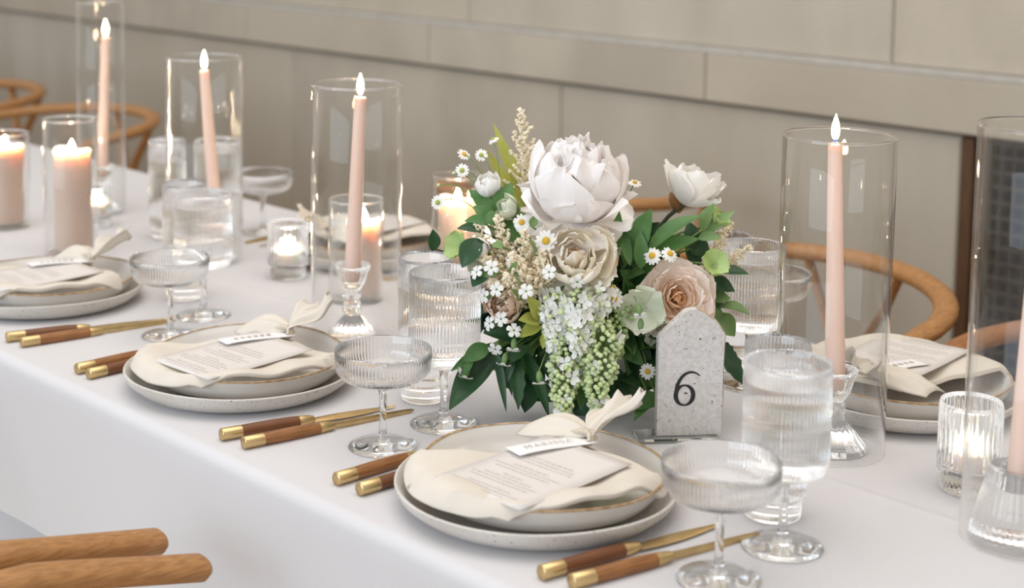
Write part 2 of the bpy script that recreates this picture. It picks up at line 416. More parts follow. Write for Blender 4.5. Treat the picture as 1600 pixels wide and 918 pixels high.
chair('dining_chair', (-.742, 1.842, 0), pi, 'reddish oak chair in front of the iron grille', GC, 'chair_wood_dark')
chair('dining_chair', (-2.125, 2.28, 0), .617, 'oak chair pulled out behind the flower arrangement, rail close to the wall', GC, 'chair_wood')
chair('dining_chair', (-3.55, 1.865, 0), pi, 'oak chair on the wall side behind the narrow tall glass sleeve', GC, 'chair_wood')
chair('dining_chair', (-4.21, 1.90, 0), pi, 'oak chair on the wall side, beyond the one past the narrow sleeve', GC, 'chair_wood')

# ------------------------------------------------------------------ place settings
def wob(t, seed, a): return a * (sin(2 * t + seed) + .6 * sin(3 * t + 2.1 * seed) + .4 * sin(5 * t + seed * 1.7))
def lathe_wob(prof, n, seed, zamp, ramp):
    mb = MB().lathe(prof, n)
    R = max(p[0] for p in prof)
    out = []
    for (x, y, z) in mb.v:
        r = hypot(x, y); t = atan2(y, x); k = (r / R) ** 3
        f = 1 + wob(t, seed, ramp) * k
        out.append((x * f, y * f, z + wob(t, seed + 1, zamp) * k * (1 if z > .008 else 0)))
    mb.v = out; return mb
PLATE = [(r_, z_ * .86) for r_, z_ in [(0, .0), (.095, .0), (.102, .001), (.118, .006), (.1285, .0165), (.1325, .0255), (.1325, .0275), (.1305, .0285), (.1285, .0270), (.122, .0165), (.112, .0095), (.095, .0072), (0, .007)]]
BOWL = [(r_, z_ * .87) for r_, z_ in [(0, .0), (.075, .0), (.088, .002), (.103, .010), (.1125, .023), (.1165, .0345), (.1155, .0358), (.114, .0345), (.109, .023), (.099, .012), (.085, .0062), (0, .005)]]
plate_me = lathe_wob(PLATE, 96, .7, .0007, .004).mesh('dinner_plate', 'stoneware')
plate_me2 = lathe_wob(PLATE, 96, 3.9, .0008, .005).mesh('dinner_plate', 'stoneware')
def rim_ring(seed, zamp, ramp):
    return lathe_wob([(r_, z_ * .87) for r_, z_ in [(.1167, .0340), (.1168, .0358), (.1153, .0364), (.1138, .0352)]], 96, seed, zamp, ramp)
foot_me = MB().lathe([(.094, .0005), (.100, .0006), (.104, .0016), (.094, .0016)], 64, closed=True).mesh('foot_ring', 'clay_foot')

def plate_set(cx, cy, rot, where, seed, napkin=True, has_name=None, group='place settings'):
    p = empty('dinner_plate', (cx, cy, TZ), rot); tag(p, 'speckled stoneware dinner plate with raised rim ' + where, 'plate', 'speckled dinner plates')
    obj('dish', plate_me if seed % 2 else plate_me2, p); obj('foot_ring', foot_me, p, (0, 0, -.0004))
    b = empty('salad_bowl', (cx + .003, cy + .004, TZ + .0066), rot); tag(b, 'pale glazed shallow bowl with brown edge ' + where, 'bowl', 'pale shallow bowls')
    d_ = part('dish', lathe_wob(BOWL, 96, seed * 1.3, .0016, .004), 'glaze', b)
    part('brown_edge', rim_ring(seed * 1.3, .0016, .004), 'rim_brown', d_)
    return p, b

def napkin_fold(cx, cy, rot, where, seed, tuft=1):
    """square napkin laid across the bowl, one corner gathered in a knot; local axes as the table: +x along, +y to the middle"""
    t = empty('napkin', (cx, cy, TZ + .0335), rot); tag(t, 'cream linen napkin with knotted end ' + where, 'napkin', 'cream napkins')
    A, B, C_, D = Vector((-.102, -.080)), Vector((.066, -.102)), Vector((.113, .056)), Vector((-.034, .070))
    n = 30; rows = []
    for i in range(n + 1):
        s = i / n; row = []
        for j in range(n + 1):
            u = j / n
            # s: 0 = A..D side, 1 = B..C side; u: 0 = the edge towards the chair, 1 = the knot end
            p = (A * (1 - s) + B * s) * (1 - u) + (D * (1 - s) + C_ * s) * u
            # bulge the chair-side edge outwards
            p += Vector((-.012, -.040)) * (sin(pi * s) * (1 - u) ** 2)
            p += Vector((.017, -.006)) * (sin(pi * u) * s ** 3)
            p += Vector((.018, .0)) * (sin(pi * u) * (1 - s) ** 3)
            r = p.length
            if r > .121: p *= (.121 + (r - .121) * .15) / r; r = p.length
            z = .0078 + .002 * sin(9 * s + seed) * sin(7 * u + 1) + .0015 * sin(17 * u + 5 * s + seed)
            if r > .114: z -= min(.016, (r - .114) * 1.9)
            if r < .095: z -= .006 * (1 - (r / .095) ** 2)
            e = min(s, 1 - s, u, 1 - u)
            z += .0035 * math.exp(-(((1 - s) - .05) / .06) ** 2) + .002 * math.exp(-((u - .03) / .05) ** 2)
            row.append((p.x, p.y, z))
        rows.append(row)
    o = part('folded_cloth', MB().grid(rows), 'napkin', t)
    m = o.modifiers.new('layers', 'SOLIDIFY'); m.thickness = .0055; m.offset = 0
    m = o.modifiers.new('round', 'BEVEL'); m.width = .0025; m.segments = 3; m.limit_method = 'ANGLE'; m.angle_limit = radians(60)
    # knot end: gathered fan of cloth standing up past the knot
    K = Vector((.004, .064, .016))
    rows = []; nf = 40; L = .062
    dirv = Vector((.10, .80, .66)).normalized(); side = Vector((.93, -.30, .10)).normalized(); nrm = side.cross(dirv).normalized()
    for i in range(13):
        v = i / 12; row = []
        for j in range(nf + 1):
            a = 2 * j / nf - 1
            w = (.005 + .027 * v ** .7)
            pl = sin(a * 13 + seed + 2 * v) * .0042 * v ** .6 + sin(a * 5.3 + 1 + seed) * .006 * v + .006 * v * a * a + .003 * sin(7 * v + 3 * a + seed)
            ln = L * v * (1.05 - .06 * a * a + .16 * a * v + .06 * sin(7 * a + seed) * v + .05 * ((j * 7919 + 13) % 5 - 2) / 2 * (v > .97))
            q = K + dirv * ln + side * (a * w) + nrm * (pl + .003 * sin(6 * v + a)) + Vector((0, 0, -.012 * v * v))
            row.append(tuple(q))
        rows.append(row)
    o = part('gathered_end', MB().grid(rows), 'napkin', t); m = o.modifiers.new('thick', 'SOLIDIFY'); m.thickness = .0009
    # soft lobe of cloth running down from the knot to the other side
    rows = []
    for i in range(13):
        v = i / 12; row = []
        for j in range(21):
            a = 2 * j / 20 - 1
            w = .006 + .030 * sin(pi * min(1, v * .75)) ** .8
            q = K + Vector((-.075, -.004, -.010)) * v + Vector((.05, .95, .1)).normalized() * (a * w * .75 + .004) + Vector((0, 0, 1)) * (.015 * (1 - a * a) * sin(pi * min(1, v * .85 + .05)) + .001 + .0022 * sin(9 * a + 3 * v + seed) * sin(pi * v))
            row.append(tuple(q))
        rows.append(row)
    o = part('loose_fold', MB().grid(rows), 'napkin', t); m = o.modifiers.new('thick', 'SOLIDIFY'); m.thickness = .0016
    pts = [K + Vector((.007 * cos(q), .004 * sin(q * 1.0) - .001, .006 * sin(q))) for q in [i * 2 * pi / 18 for i in range(38)]]
    part('knot', MB().tube([p + Vector((0, (i - 19) * .00025, 0)) for i, p in enumerate(pts)], .0021, 6).tube([K + Vector((-.016, -.006, .003)), K + Vector((-.006, -.003, .006)), K + Vector((.002, -.001, .006))], [.0015, .003, .0026], 7), 'napkin_tie', t)
    return t

def text_rows(mb, rows, z):
    """small printed words as flat dashes: rows = (x centre, y, half width, height)"""
    for (xc, y, hw, h) in rows:
        x = xc - hw
        while x < xc + hw - .001:
            w = rng.uniform(.0022, .0066); w = min(w, xc + hw - x)
            mb.add([(x, y - h / 2, z), (x + w, y - h / 2, z), (x + w, y + h / 2, z), (x, y + h / 2, z)], [(0, 1, 2, 3)]); x += w + .0011
def menu_card(cx, cy, rot, where, z, tilt=0.0):
    t = empty('menu_card', (cx, cy, TZ + z), 0); t.rotation_euler = (radians(1.0), radians(tilt), rot); tag(t, 'pale menu card with small printed lines ' + where, 'menu card', 'printed menu cards')
    w, h = .0535, .074
    rows = []
    for i in range(13):
        y = -h + 2 * h * i / 12
        rows.append([(-w + 2 * w * j / 6, y, .0012 * (y / h) ** 2) for j in range(7)])
    o = part('card', MB().grid(rows), 'card', t); m = o.modifiers.new('thick', 'SOLIDIFY'); m.thickness = .0008
    mb = MB(); R = []
    y = -.066
    for k, hw in enumerate((.030, .040, .026, 0, .036, .040, .030, .012, 0, .034, .040, .022, 0, .038, .036, .030, 0, 0)):
        if hw: R.append((-.003, y, hw, .0009))
        y += .0060
    text_rows(mb, R, .0022)
    mb.v = [(x_, y_, .0009 + .0012 * (y_ / h) ** 2) for (x_, y_, z_) in mb.v]
    part('printed_text', mb, 'ink_pale', o, False)
    return t
def name_tag(cx, cy, rot, where, z, word=None):
    t = empty('name_tag', (cx, cy, TZ + z)); t.rotation_euler = (0, 0, rot); tag(t, 'white name tag tied to the napkin ' + where, 'name tag', 'white name tags')
    w, h = .0125, .043
    rows = [[(-w + 2 * w * j / 4, -h + 2 * h * i / 10 + (.0006 * ((i * 37 + j * 91) % 5 - 2) if i in (0, 10) else 0), .0010 * sin(i * .5)) for j in range(5)] for i in range(11)]
    o = part('tag_paper', MB().grid(rows), 'tag', t); m = o.modifiers.new('thick', 'SOLIDIFY'); m.thickness = .0006
    if word:
        fc = bpy.data.curves.new('lettering', 'FONT'); fc.body = word; fc.size = .0105; fc.align_x = 'CENTER'; fc.align_y = 'CENTER'; fc.space_character = 1.35; fc.extrude = .00002
        fc.materials.append(MATS['ink_pale'])
        tmp = bpy.data.objects.new('lettering_curve', fc); COL.objects.link(tmp)
        bpy.context.view_layer.update()
        me = bpy.data.meshes.new_from_object(tmp.evaluated_get(bpy.context.evaluated_depsgraph_get())); bpy.data.objects.remove(tmp)
        f = obj('lettering', me, o, (0, -.004, .0018)); f.rotation_euler = (0, 0, radians(90))
    else:
        mb = MB()
        for k in range(6): mb.box(-.003, .003, -.028 + k * .008, -.0235 + k * .008, .0013, .0014)
        part('lettering', mb, 'ink_pale', o, False)
    return t

# cutlery: handle along +y, end cap at y=0
HL = .088
def cap_prof(): return [(0, 0), (.0060, 0), (.0066, .0006), (.0066, .0225), (0, .0225)]
def rot_y(mb): mb.v = [(x, z, y_) for (x, y_, z) in mb.v]; mb.f = [f[::-1] for f in mb.f]; return mb
cap_me = rot_y(MB().lathe(cap_prof(), 20)).mesh('end_cap', 'brass')
hw_prof = [(0, .022), (.0065, .022), (.0067, .032), (.0069, .055), (.0067, .078), (.0060, .0885), (0, .0885)]
handle_me = [rot_y(MB().lathe(hw_prof, 20)).mesh('handle', k) for k in ('handle_wood', 'handle_wood_b')]
fer_prof = [(0, .088), (.0060, .088), (.0062, .091), (.0052, .1005), (.0038, .106), (0, .106)]
fer_me = rot_y(MB().lathe(fer_prof, 20)).mesh('ferrule', 'brass')
def blade_mesh():
    out, rows = [], []
    for i in range(15):
        v = i / 14; y = .104 + .102 * v
        w = .0034 + .0042 * sin(pi * min(1, v * 1.15 + .08)) ** .7
        if v > .85: w *= sqrt(max(.02, 1 - ((v - .85) / .15) ** 2))
        rows.append((y, w))
    vs, fs = [], []
    for (y, w) in rows: vs += [(-w * .6, y, -.0002), (-w * .2, y, .0009), (w, y, 0), (-w * .2, y, -.0009)]
    for i in range(len(rows) - 1):
        for k in range(4): a, b = i * 4 + k, i * 4 + (k + 1) % 4; fs.append((a, b, b + 4, a + 4))
    fs.append(tuple(range((len(rows) - 1) * 4, len(rows) * 4)))
    return MB().add(vs, fs).mesh('blade', 'brass')
def narrow_mesh():
    return MB().tube([(0, .104, 0), (0, .120, -.0004), (0, .16, -.001), (0, .19, -.001), (0, .203, -.0005), (0, .207, 0)], [.0030, .0032, .0034, .0032, .0020, .0006], 10, (.45, 1.25)).mesh('blade', 'brass')
def fork_mesh():
    mb = MB().tube([(0, .104, 0), (0, .135, -.001), (0, .150, -.001)], [.0024, .0020, .0026], 8, (1.3, .7))
    rows = [[(w * a, y, z) for a in (-1, -.33, .33, 1)] for (y, w, z) in ((.148, .003, -.001), (.156, .0075, -.002), (.166, .0098, -.0025), (.172, .0102, -.002))]
    mb.grid(rows)
    for k in range(4):
        x = -.0088 + k * .00587; mb.tube([(x, .170, -.002), (x, .185, -.001), (x, .203, .0012)], [.0014, .0013, .0005], 6)
    return mb.mesh('tines', 'brass')
knife_me, butter_me, fork_me = blade_mesh(), narrow_mesh(), fork_mesh()
def cutlery(kind, a, b, label, k):
    """a: table point of the handle end; b: a table point the tool aims at"""
    t = empty({'knife': 'table_knife', 'thin': 'butter_knife', 'fork': 'table_fork'}[kind], (a.x, a.y, TZ + .0071)); tag(t, label, 'fork' if kind == 'fork' else 'knife', 'wood handled brass cutlery')
    d = b - a
    t.rotation_euler = (radians(-1.2), 0, atan2(d.y, d.x) - pi / 2)
    obj('end_cap', cap_me, t); obj('handle', handle_me[k % 2], t); obj('ferrule', fer_me, t)
    if kind == 'fork': obj('tines', fork_me, t)
    else:
        bl = obj('blade', knife_me if kind == 'knife' else butter_me, t)
        if kind == 'knife': bl.rotation_euler = (0, radians(12), 0)
    return t

W1, W2, W3 = 'at the setting beside the stone number sign', 'at the middle setting between two others', 'at the setting by the tall jar candles'
W4, W5 = 'at the wall-side setting by the ribbed votive', 'at the wall-side setting behind the short jar'
sets = [(-.975, 1.003, W1, 1, 0.0), (-1.456, 1.005, W2, 2, .04), (-1.943, 1.018, W3, 3, -.03)]
for (cx, cy, wh, sd, ro) in sets:
    plate_set(cx, cy, ro, wh, sd)
    napkin_fold(cx, cy, ro, wh, sd * 2.3)
    menu_card(cx + .024, cy - .029, ro + .02, wh, .0455)
    name_tag(cx - .006, cy + .026, ro - .28, wh, .0495, 'MARISSA' if sd == 1 else None)
for (cx, cy, wh, sd) in ((-.905, 1.520, W4, 4), (-1.86, 1.515, W5, 5)):
    plate_set(cx, cy, pi, wh, sd)
    napkin_fold(cx, cy, pi + .1, wh, sd * 1.7)
    menu_card(cx - .018, cy + .027, pi + .12, wh, .0465)
    name_tag(cx + .006, cy - .026, pi - .28, wh, .0495)

P = on_z
for (kind, a, b, lab, k) in (
    ('knife', P(845, 907), P(1112, 826), 'brass knife with dark wood handle, beside plate by the number sign', 0),
    ('thin', P(892, 921), P(1142, 850), 'slim brass butter knife with pale wood handle under the champagne coupe by the number sign', 1),
    ('knife', P(345, 689), P(612, 638), 'brass knife with dark wood handle beside the middle plate', 0),
    ('thin', P(380, 702), P(618, 650), 'slim brass butter knife with pale wood handle beside the middle coupe foot', 1),
    ('knife', P(10, 535), P(252, 502), 'brass knife with dark wood handle beside the plate by the jar candles', 0),
    ('thin', P(33, 543), P(250, 507), 'slim brass butter knife with wood handle by the jar candles setting', 1),
    ('fork', P(525, 759), P(740, 690), 'brass fork with red-brown wood handle passing under the plate by the number sign', 1),
    ('fork', P(561, 775), P(760, 712), 'brass fork with dark wood handle half under the plate by the number sign', 0),
    ('fork', P(120, 585), P(330, 533), 'brass fork with red-brown wood handle passing under the middle plate', 1),
    ('fork', P(138, 593), P(350, 541), 'brass fork with dark wood handle half under the middle plate', 0),
    ('fork', Vector((-1.68, 1.67, TZ)) + Vector((-.035, -.035, 0)), Vector((-1.72, 1.40, TZ)), 'brass fork with wood handle beside the wall-side plate behind the jar candle', 0),
    ('fork', Vector((-1.655, 1.635, TZ)), Vector((-1.66, 1.40, TZ)), 'brass fork with wood handle, outer one beside the wall-side plate behind the jar candle', 1),
    ('knife', Vector((-2.03, 1.635, TZ)), Vector((-2.02, 1.40, TZ)), 'brass knife with wood handle at the wall-side setting by the plain sleeve', 0),
    ('thin', Vector((-2.06, 1.632, TZ)), Vector((-2.055, 1.40, TZ)), 'slim brass butter knife, outer one at the wall-side setting by the plain sleeve', 1),
    ('knife', Vector((-1.07, 1.635, TZ)), Vector((-1.075, 1.40, TZ)), 'brass knife with wood handle beside the wall-side plate by the ribbed votive', 0)):
    cutlery(kind, a, b, lab, k)

# ------------------------------------------------------------------ glassware
NR = 66
def water_body(prof, zl, n):
    """fills the glass up to zl: its sides are the glass-water boundary, its top meets the air"""
    mb = MB().lathe(prof + [(0, zl)], n); me = mb.mesh('water', 'water_in_glass'); me.materials.append(MATS['water'])
    for p_ in me.polygons[-n:]: p_.material_index = 1; p_.use_smooth = False
    return me
def ribbed_bowl(R, z0, z1, th, foot_r, zl, n=NR * 5):
    """open ribbed cup, solid glass wall, flat bottom"""
    prof = [(0, z0), (foot_r, z0), (R * .72, z0 + .0012), (R * .92, z0 + .005, .0003), (R, z0 + .014, .00075)]
    for i in range(1, 7): prof.append((R, z0 + .014 + (z1 - .006 - z0 - .014) * i / 6, .00075))
    prof += [(R, z1 - .0015, .0002), (R - th * .5, z1), (R - th, z1 - .0015), (R - th, zl)]
    return MB().lathe(prof, n, ribs=NR)
def stem_mb(z0, z1, r):
    return MB().lathe([(0, z0), (r * 2.1, z0), (r * 1.35, z0 + .004), (r, z0 + .012), (r * .92, (z0 + z1) / 2), (r * 1.15, z1 - .010), (r * 1.9, z1 - .002), (r * 2.0, z1), (0, z1)], 24)
def foot_mb(R, h=.006):
    return MB().lathe([(0, 0), (R * .97, 0), (R, .0008), (R * .98, .0016), (R * .6, .0032), (R * .25, h), (0, h)], 64)
GOB = empty('water_goblet', (0, 0, 0)); 
part('bowl', ribbed_bowl(.0385, .066, .167, .0019, .012, .150), 'glass', GOB)
part('stem', stem_mb(.0058, .0663, .0042), 'glass', GOB); part('foot', foot_mb(.036), 'glass', GOB)
obj('water', water_body([(0, .0702), (.0240, .0708), (.0318, .0745), (.0366, .083), (.0366, .150)], .150, NR * 5), GOB)
COU = empty('champagne_coupe', (0, 0, 0))
def coupe_bowl():
    prof = [(0, .066), (.010, .0665), (.030, .069, .0003), (.043, .074, .0006), (.0485, .081, .0007), (.0497, .090, .0007), (.0500, .1015, .0003), (.0493, .1030), (.0485, .1018), (.0480, .090), (.0465, .082), (.041, .0762), (.029, .0714), (.010, .0688), (0, .0685)]
    return MB().lathe(prof, 84 * 4, ribs=84)
part('bowl', coupe_bowl(), 'glass', COU); part('stem', stem_mb(.0058, .0667, .0038), 'glass', COU); part('foot', foot_mb(.0355), 'glass', COU)
TUM = empty('ribbed_tumbler', (0, 0, 0))
def tumbler():
    R, H, th = .0305, .163, .002
    prof = [(0, 0), (.024, 0), (.0258, .0010), (.0262, .004, .0005), (.0265, .018, .0007), (.0275, .0195, .0003), (R, .0245, .0006)]
    for i in range(1, 6): prof.append((R, .0245 + (H - .032) * i / 6, .0007))
    prof += [(R, H - .004, .0003), (R - th * .5, H), (R - th, H - .0015), (R - th, .128)]
    return MB().lathe(prof, 54 * 5, ribs=54)
part('cup', tumbler(), 'glass', TUM)
obj('water', water_body([(0, .013), (.022, .014), (.0245, .0205), (.0285, .031), (.0285, .128)], .128, 270), TUM)
def place(proto, p, label, cat, group, rz=0, first=[set()]):
    if proto.name in first[0]: o = copy_tree(proto)
    else: o = proto; first[0].add(proto.name)
    o.location = (p.x, p.y, TZ + .0003); o.rotation_euler = (0, 0, rz); tag(o, label, cat, group); return o
for (p, w) in ((P(693, 662), W2 + ', touching the flowers'), (P(1222, 854), W1), (P(318, 493), W3)):
    place(GOB, p, 'ribbed water goblet filled with water ' + w, 'goblet', 'ribbed water goblets', .01)
for (p, w) in ((P(663, 622), W2 + ', behind the goblet'), (P(1207, 804), W1 + ', half hidden by a goblet'), (P(289, 465), W3)):
    place(TUM, p, 'tall ribbed tumbler ' + w, 'tumbler', 'ribbed tumblers')
for (p, w) in ((P(1122, 905), W1), (P(598, 697), W2), (P(266, 524), W3)):
    place(COU, p, 'low ribbed champagne coupe on a stem ' + w, 'coupe', 'ribbed champagne coupes')
place(COU, Vector((-2.11, 1.50, 0)), 'ribbed champagne coupe seen against the stone wall beside a glass sleeve', 'coupe', 'ribbed champagne coupes')
place(GOB, Vector((-2.10, 1.405, 0)), 'ribbed goblet on the wall side behind the plain candle sleeve', 'goblet', 'ribbed water goblets')
place(TUM, Vector((-2.18, 1.36, 0)), 'ribbed tumbler on the wall side behind the plain candle sleeve', 'tumbler', 'ribbed tumblers')
place(GOB, Vector((-1.062, 1.445, 0)), 'ribbed goblet on the wall side, just behind the flowers', 'goblet', 'ribbed water goblets')
place(TUM, Vector((-1.125, 1.482, 0)), 'ribbed tumbler on the wall side, rim above the flowers', 'tumbler', 'ribbed tumblers')
place(COU, Vector((-1.125, 1.572, 0)), 'ribbed champagne coupe on the wall side seen through a candle sleeve', 'coupe', 'ribbed champagne coupes')

# ------------------------------------------------------------------ candles
def flame_mb(h, r, c=(0, 0, 0)):
    prof = [(0, 0)] + [(r * sin(pi * t ** .75) ** .9 * (1 - .25 * t), h * t) for t in [i / 12 for i in range(1, 12)]] + [(0, h)]
    return MB().lathe(prof, 12, c)
def sleeve(name, p, R, H, label, group, th=.0022, base=False):
    if base:
        prof = [(0, 0), (R - .001, 0), (R, .002), (R, H - .0012), (R - th / 2, H), (R - th, H - .0012), (R - th, .009), (0, .008)]
    else:
        prof = [(R, 0), (R, H - .0012), (R - th / 2, H), (R - th, H - .0012), (R - th, 0)]
    mb = MB().lathe(prof, 72, closed=not base)
    o = empty(name, (p.x, p.y, TZ + .0003)); tag(o, label, 'glass cylinder', group)
    part('wall', mb, 'hurricane_glass', o)
    part('rim', MB().lathe([(R - th / 2 + .0016 * cos(q * pi / 4), H + .0003 + .0016 * sin(q * pi / 4)) for q in range(8)], 72, closed=True), 'glass', o)
    return o
def taper(p, z0, top, label, r0=.0108, r1=.0072):
    """p: foot point on the holder (world), top: world point of the wick end of the wax"""
    t = empty('taper_candle', (p.x, p.y, z0)); tag(t, label, 'candle', 'pink taper candles')
    a = Vector((p.x, p.y, z0)); n = 10
    pts = [a.lerp(top, i / n) for i in range(n + 1)]
    part('wax', MB().tube(pts + [top + Vector((0, 0, .0008))], [r0 + (r1 - r0) * (i / n) for i in range(n + 1)] + [r1 * .6], 20), 'taper_wax', t, world=True)
    part('wick', MB().tube([top, top + Vector((.0003, 0, .006))], .0007, 6), 'wick', t, world=True)
    f_ = part('flame', flame_mb(.028, .0048, top + Vector((0, 0, .0030))), 'flame', t, world=True)
    fb = part('flame_base', flame_mb(.006, .0022, top + Vector((0, 0, .0012))), 'flame_blue', f_)
    return t
def stick(p, h, label, kind=0):
    """pressed glass candlestick: fluted foot, stem, cup"""
    t = empty('candlestick', (p.x, p.y, TZ + .0003)); tag(t, label, 'candlestick', 'clear glass candlesticks')
    if kind == 0:
        part('foot', MB().lathe([(0, 0), (.034, 0), (.036, .002), (.033, .006, .002), (.022, .020, .002), (.012, .031, .0008), (.010, .034), (0, .034)], 72, ribs=18), 'glass', t)
        part('stem', MB().lathe([(0, .0338), (.0095, .0338), (.0125, .040), (.0105, .047), (.0125, h - .052), (.0085, h - .045), (.0125, h - .039), (.009, h - .033), (0, h - .033)], 36), 'glass', t)
        part('cup', MB().lathe([(0, h - .0335), (.010, h - .0333), (.016, h - .024, .0012), (.020, h - .010, .0012), (.0235, h - .002, .0012), (.0225, h), (.0145, h - .003), (.0125, h - .012), (.0120, h - .022), (0, h - .022)], 72, ribs=18), 'glass', t)
    else:
        part('holder', MB().lathe([(0, 0), (.040, 0), (.042, .003, .0010), (.034, .035, .0010), (.027, .060, .0010), (.0255, h - .001, .0008), (.0245, h), (.0150, h - .001), (.0125, h - .020), (0, h - .021)], 144, ribs=36), 'glass', t)
    return t
GS = 'clear glass candle sleeves'
# A, B, C, D, E along the middle of the table
pA, pB, pC, pD, pE = P(320, 407), P(556, 527), P(1294, 700), P(1601, 842), P(160, 332)
sleeve('hurricane_sleeve', pA, .0585, .315, 'plain clear glass sleeve around the taper by the filled tumbler', GS)
sleeve('hurricane_sleeve', pB, .0575, .326, 'clear glass sleeve around the taper in front of the short jar candle', GS)
sleeve('hurricane_sleeve', pC, .0575, .327, 'clear glass sleeve around the taper between number sign and wall-side plate', GS)
sleeve('hurricane_sleeve', pD, .0570, .372, 'tall clear glass sleeve around the tilted taper and ribbed cone holder', GS)
sleeve('hurricane_sleeve', pE, .0420, .372, 'narrow tall clear glass sleeve past the jar candles', GS)
def depth_of(p): return (p - CAM).dot(FWD)
def tip(px, py, p): return at(px, py, depth_of(Vector((p[0], p[1], TZ + .28))))
sA, sB, sC, sD, sE = pA + Vector((.012, .012, 0)), P(550, 531), P(1301, 700), P(1586, 845), pE
for (q, h, lab, k) in ((sA, .098, 'clear fluted candlestick holding the taper by the filled tumbler', 0), (sB, .098, 'clear fluted candlestick with bell foot beside the middle coupe', 0),
                       (sC, .085, 'clear fluted candlestick behind the goblet by the number sign', 0), (sD, .068, 'ribbed cone-shaped glass candle holder near the bright votive', 1), (sE, .085, 'clear fluted candlestick in the narrow tall sleeve', 0)):
    stick(q, h, lab, k)
for (q, h, px, py, lab) in ((sA, .098, 319, 110, 'lit pink taper candle by the filled tumbler'), (sB, .098, 563, 152, 'lit pink taper candle in front of the short jar candle'),
                            (sC, .085, 1305, 224, 'lit pink taper candle beside the wall-side plate'), (sD, .068, 1632, 268, 'tilted pink taper candle in the ribbed cone holder'), (sE, .085, 165, 58, 'lit pink taper candle in the narrow tall sleeve')):
    taper(Vector((q.x, q.y, 0)), TZ + h - .020, tip(px, py, q), lab)

def jar_candle(p, R, H, r, h, off, labg, labc, lean=0.0, wob_=.0):
    sleeve('candle_jar', p, R, H, labg, 'candle jars', .0025, True)
    t = empty('wide_candle', (p.x + off[0], p.y + off[1], TZ + .0095)); tag(t, labc, 'candle', 'wide candles in jars')
    rows = MB(); n = 12
    prof = [(0, 0), (r * .99, 0)] + [(r * (1 + wob_ * sin(i * .9 + h * 40)), h * i / n) for i in range(1, n)] + [(r * 1.02, h - .002), (r * .96, h + .001), (r * .8, h - .004), (r * .4, h - .008), (0, h - .008)]
    mb = MB().lathe(prof, 40)
    mb.v = [(x + lean * (z / h) ** 1.5 + .0035 * wob_ * 10 * sin(z * 60), y, z + (.004 * sin(atan2(y, x) * 2 + 1) if z > h - .003 else 0)) for (x, y, z) in mb.v]
    part('wax', mb, 'pillar_wax', t)
    part('wick', MB().tube([(lean, 0, h - .009), (lean + .001, 0, h + .001)], .0009, 6), 'wick', t)
    part('flame', flame_mb(.022, .0055, (lean, 0, h - .005)), 'wide_flame', t)
    return t
jar_candle(P(112, 397), .0415, .212, .0285, .155, (.004, .002), 'tall glass jar with metal-bright rim around a wide candle', 'wide dusty pink candle burning in the tallest jar', -.003, .03)
jar_candle(P(8, 354), .0415, .158, .0300, .130, (.002, .0), 'lower glass jar beside the tallest jar candle', 'wide dusty pink candle burning in the lower jar beside the tallest', .002, .03)
jar_candle(P(556, 468), .0385, .142, .0235, .105, (.007, .008), 'short glass jar behind the middle sleeve', 'wide pink candle burning in the short jar', .0, .03)
jar_candle(P(714, 428), .0400, .150, .0290, .105, (0, 0), 'glass jar half hidden behind the flowers near the green daisies', 'wide candle glowing behind the flowers', .0, .02)
jar_candle(P(760, 449), .0300, .140, .0200, .060, (0, 0), 'smaller glass jar hidden behind the flowers', 'small candle hidden behind the flowers', .0, .02)

def votive(p, R, H, label, labc, n=34):
    t = empty('ribbed_votive', (p.x, p.y, TZ + .0003)); tag(t, label, 'votive', 'ribbed votive glasses')
    th = .0028
    prof = [(0, 0), (R * .84, 0), (R * .87, .0015, .0006), (R * .88, .018, .0009), (R * .99, .020, .0009), (R, .024, .0011)]
    for i in range(1, 6): prof.append((R, .024 + (H - .030) * i / 5, .0011))
    prof += [(R - th / 2, H), (R - th, H - .002), (R - th, .026), (R * .80 - th, .020), (R * .5, .017), (0, .0165)]
    part('glass', MB().lathe(prof, n * 6, ribs=n), 'glass', t)
    c = empty('tealight', (p.x, p.y, TZ + .0173)); tag(c, labc, 'candle', 'tealights in votives')
    part('wax', MB().lathe([(0, 0), (.0205, 0), (.0215, .001), (.0225, .0205), (.0205, .0215), (.010, .0185), (0, .018)], 32), 'white_wax', c)
    part('wick', MB().tube([(0, 0, .017), (0, 0, .025)], .0007, 6), 'wick', c)
    part('flame', flame_mb(.019, .0050, (0, 0, .0215)), 'tealight_flame', c)
votive(P(450, 433), .0300, .083, 'ribbed votive glass glowing beside the plain candle sleeve', 'tealight in the votive beside the plain candle sleeve')
votive(P(1512, 764), .0305, .088, 'ribbed votive glass glowing beside the ribbed cone holder', 'tealight in the votive beside the ribbed cone holder')
votive(P(150, 353), .0280, .070, 'ribbed votive glass beside the tallest jar candle', 'tealight in the votive beside the tallest jar')

# ------------------------------------------------------------------ stone table number
SP = P(1074, 684); yaw_s = atan2(RT.y, RT.x) + radians(7)
sg = empty('table_number', (SP.x, SP.y, TZ + .0055), yaw_s); tag(sg, 'speckled grey stone slab with peaked top and black number 6', 'table number')
prof = [(-.0345, 0), (.0345, 0), (.0352, .030), (.0350, .070), (.0356, .1085), (.0330, .112), (.0265, .121), (.0180, .1275), (.0115, .1315), (.0060, .1345), (-.0030, .1338), (-.0075, .1315), (-.0200, .1195), (-.0335, .1065), (-.0348, .1025), (-.0347, .05)]
def slab(prof, y0, y1):
    n = len(prof); vs = [(x, y0, z) for x, z in prof] + [(x, y1, z) for x, z in prof]
    return MB().add(vs, [tuple(range(n)), tuple(range(2 * n - 1, n - 1, -1))] + [(i, i + n, (i + 1) % n + n, (i + 1) % n) for i in range(n)])
slab_ = part('slab', slab(prof, -.006, .006), 'terrazzo', sg, False)
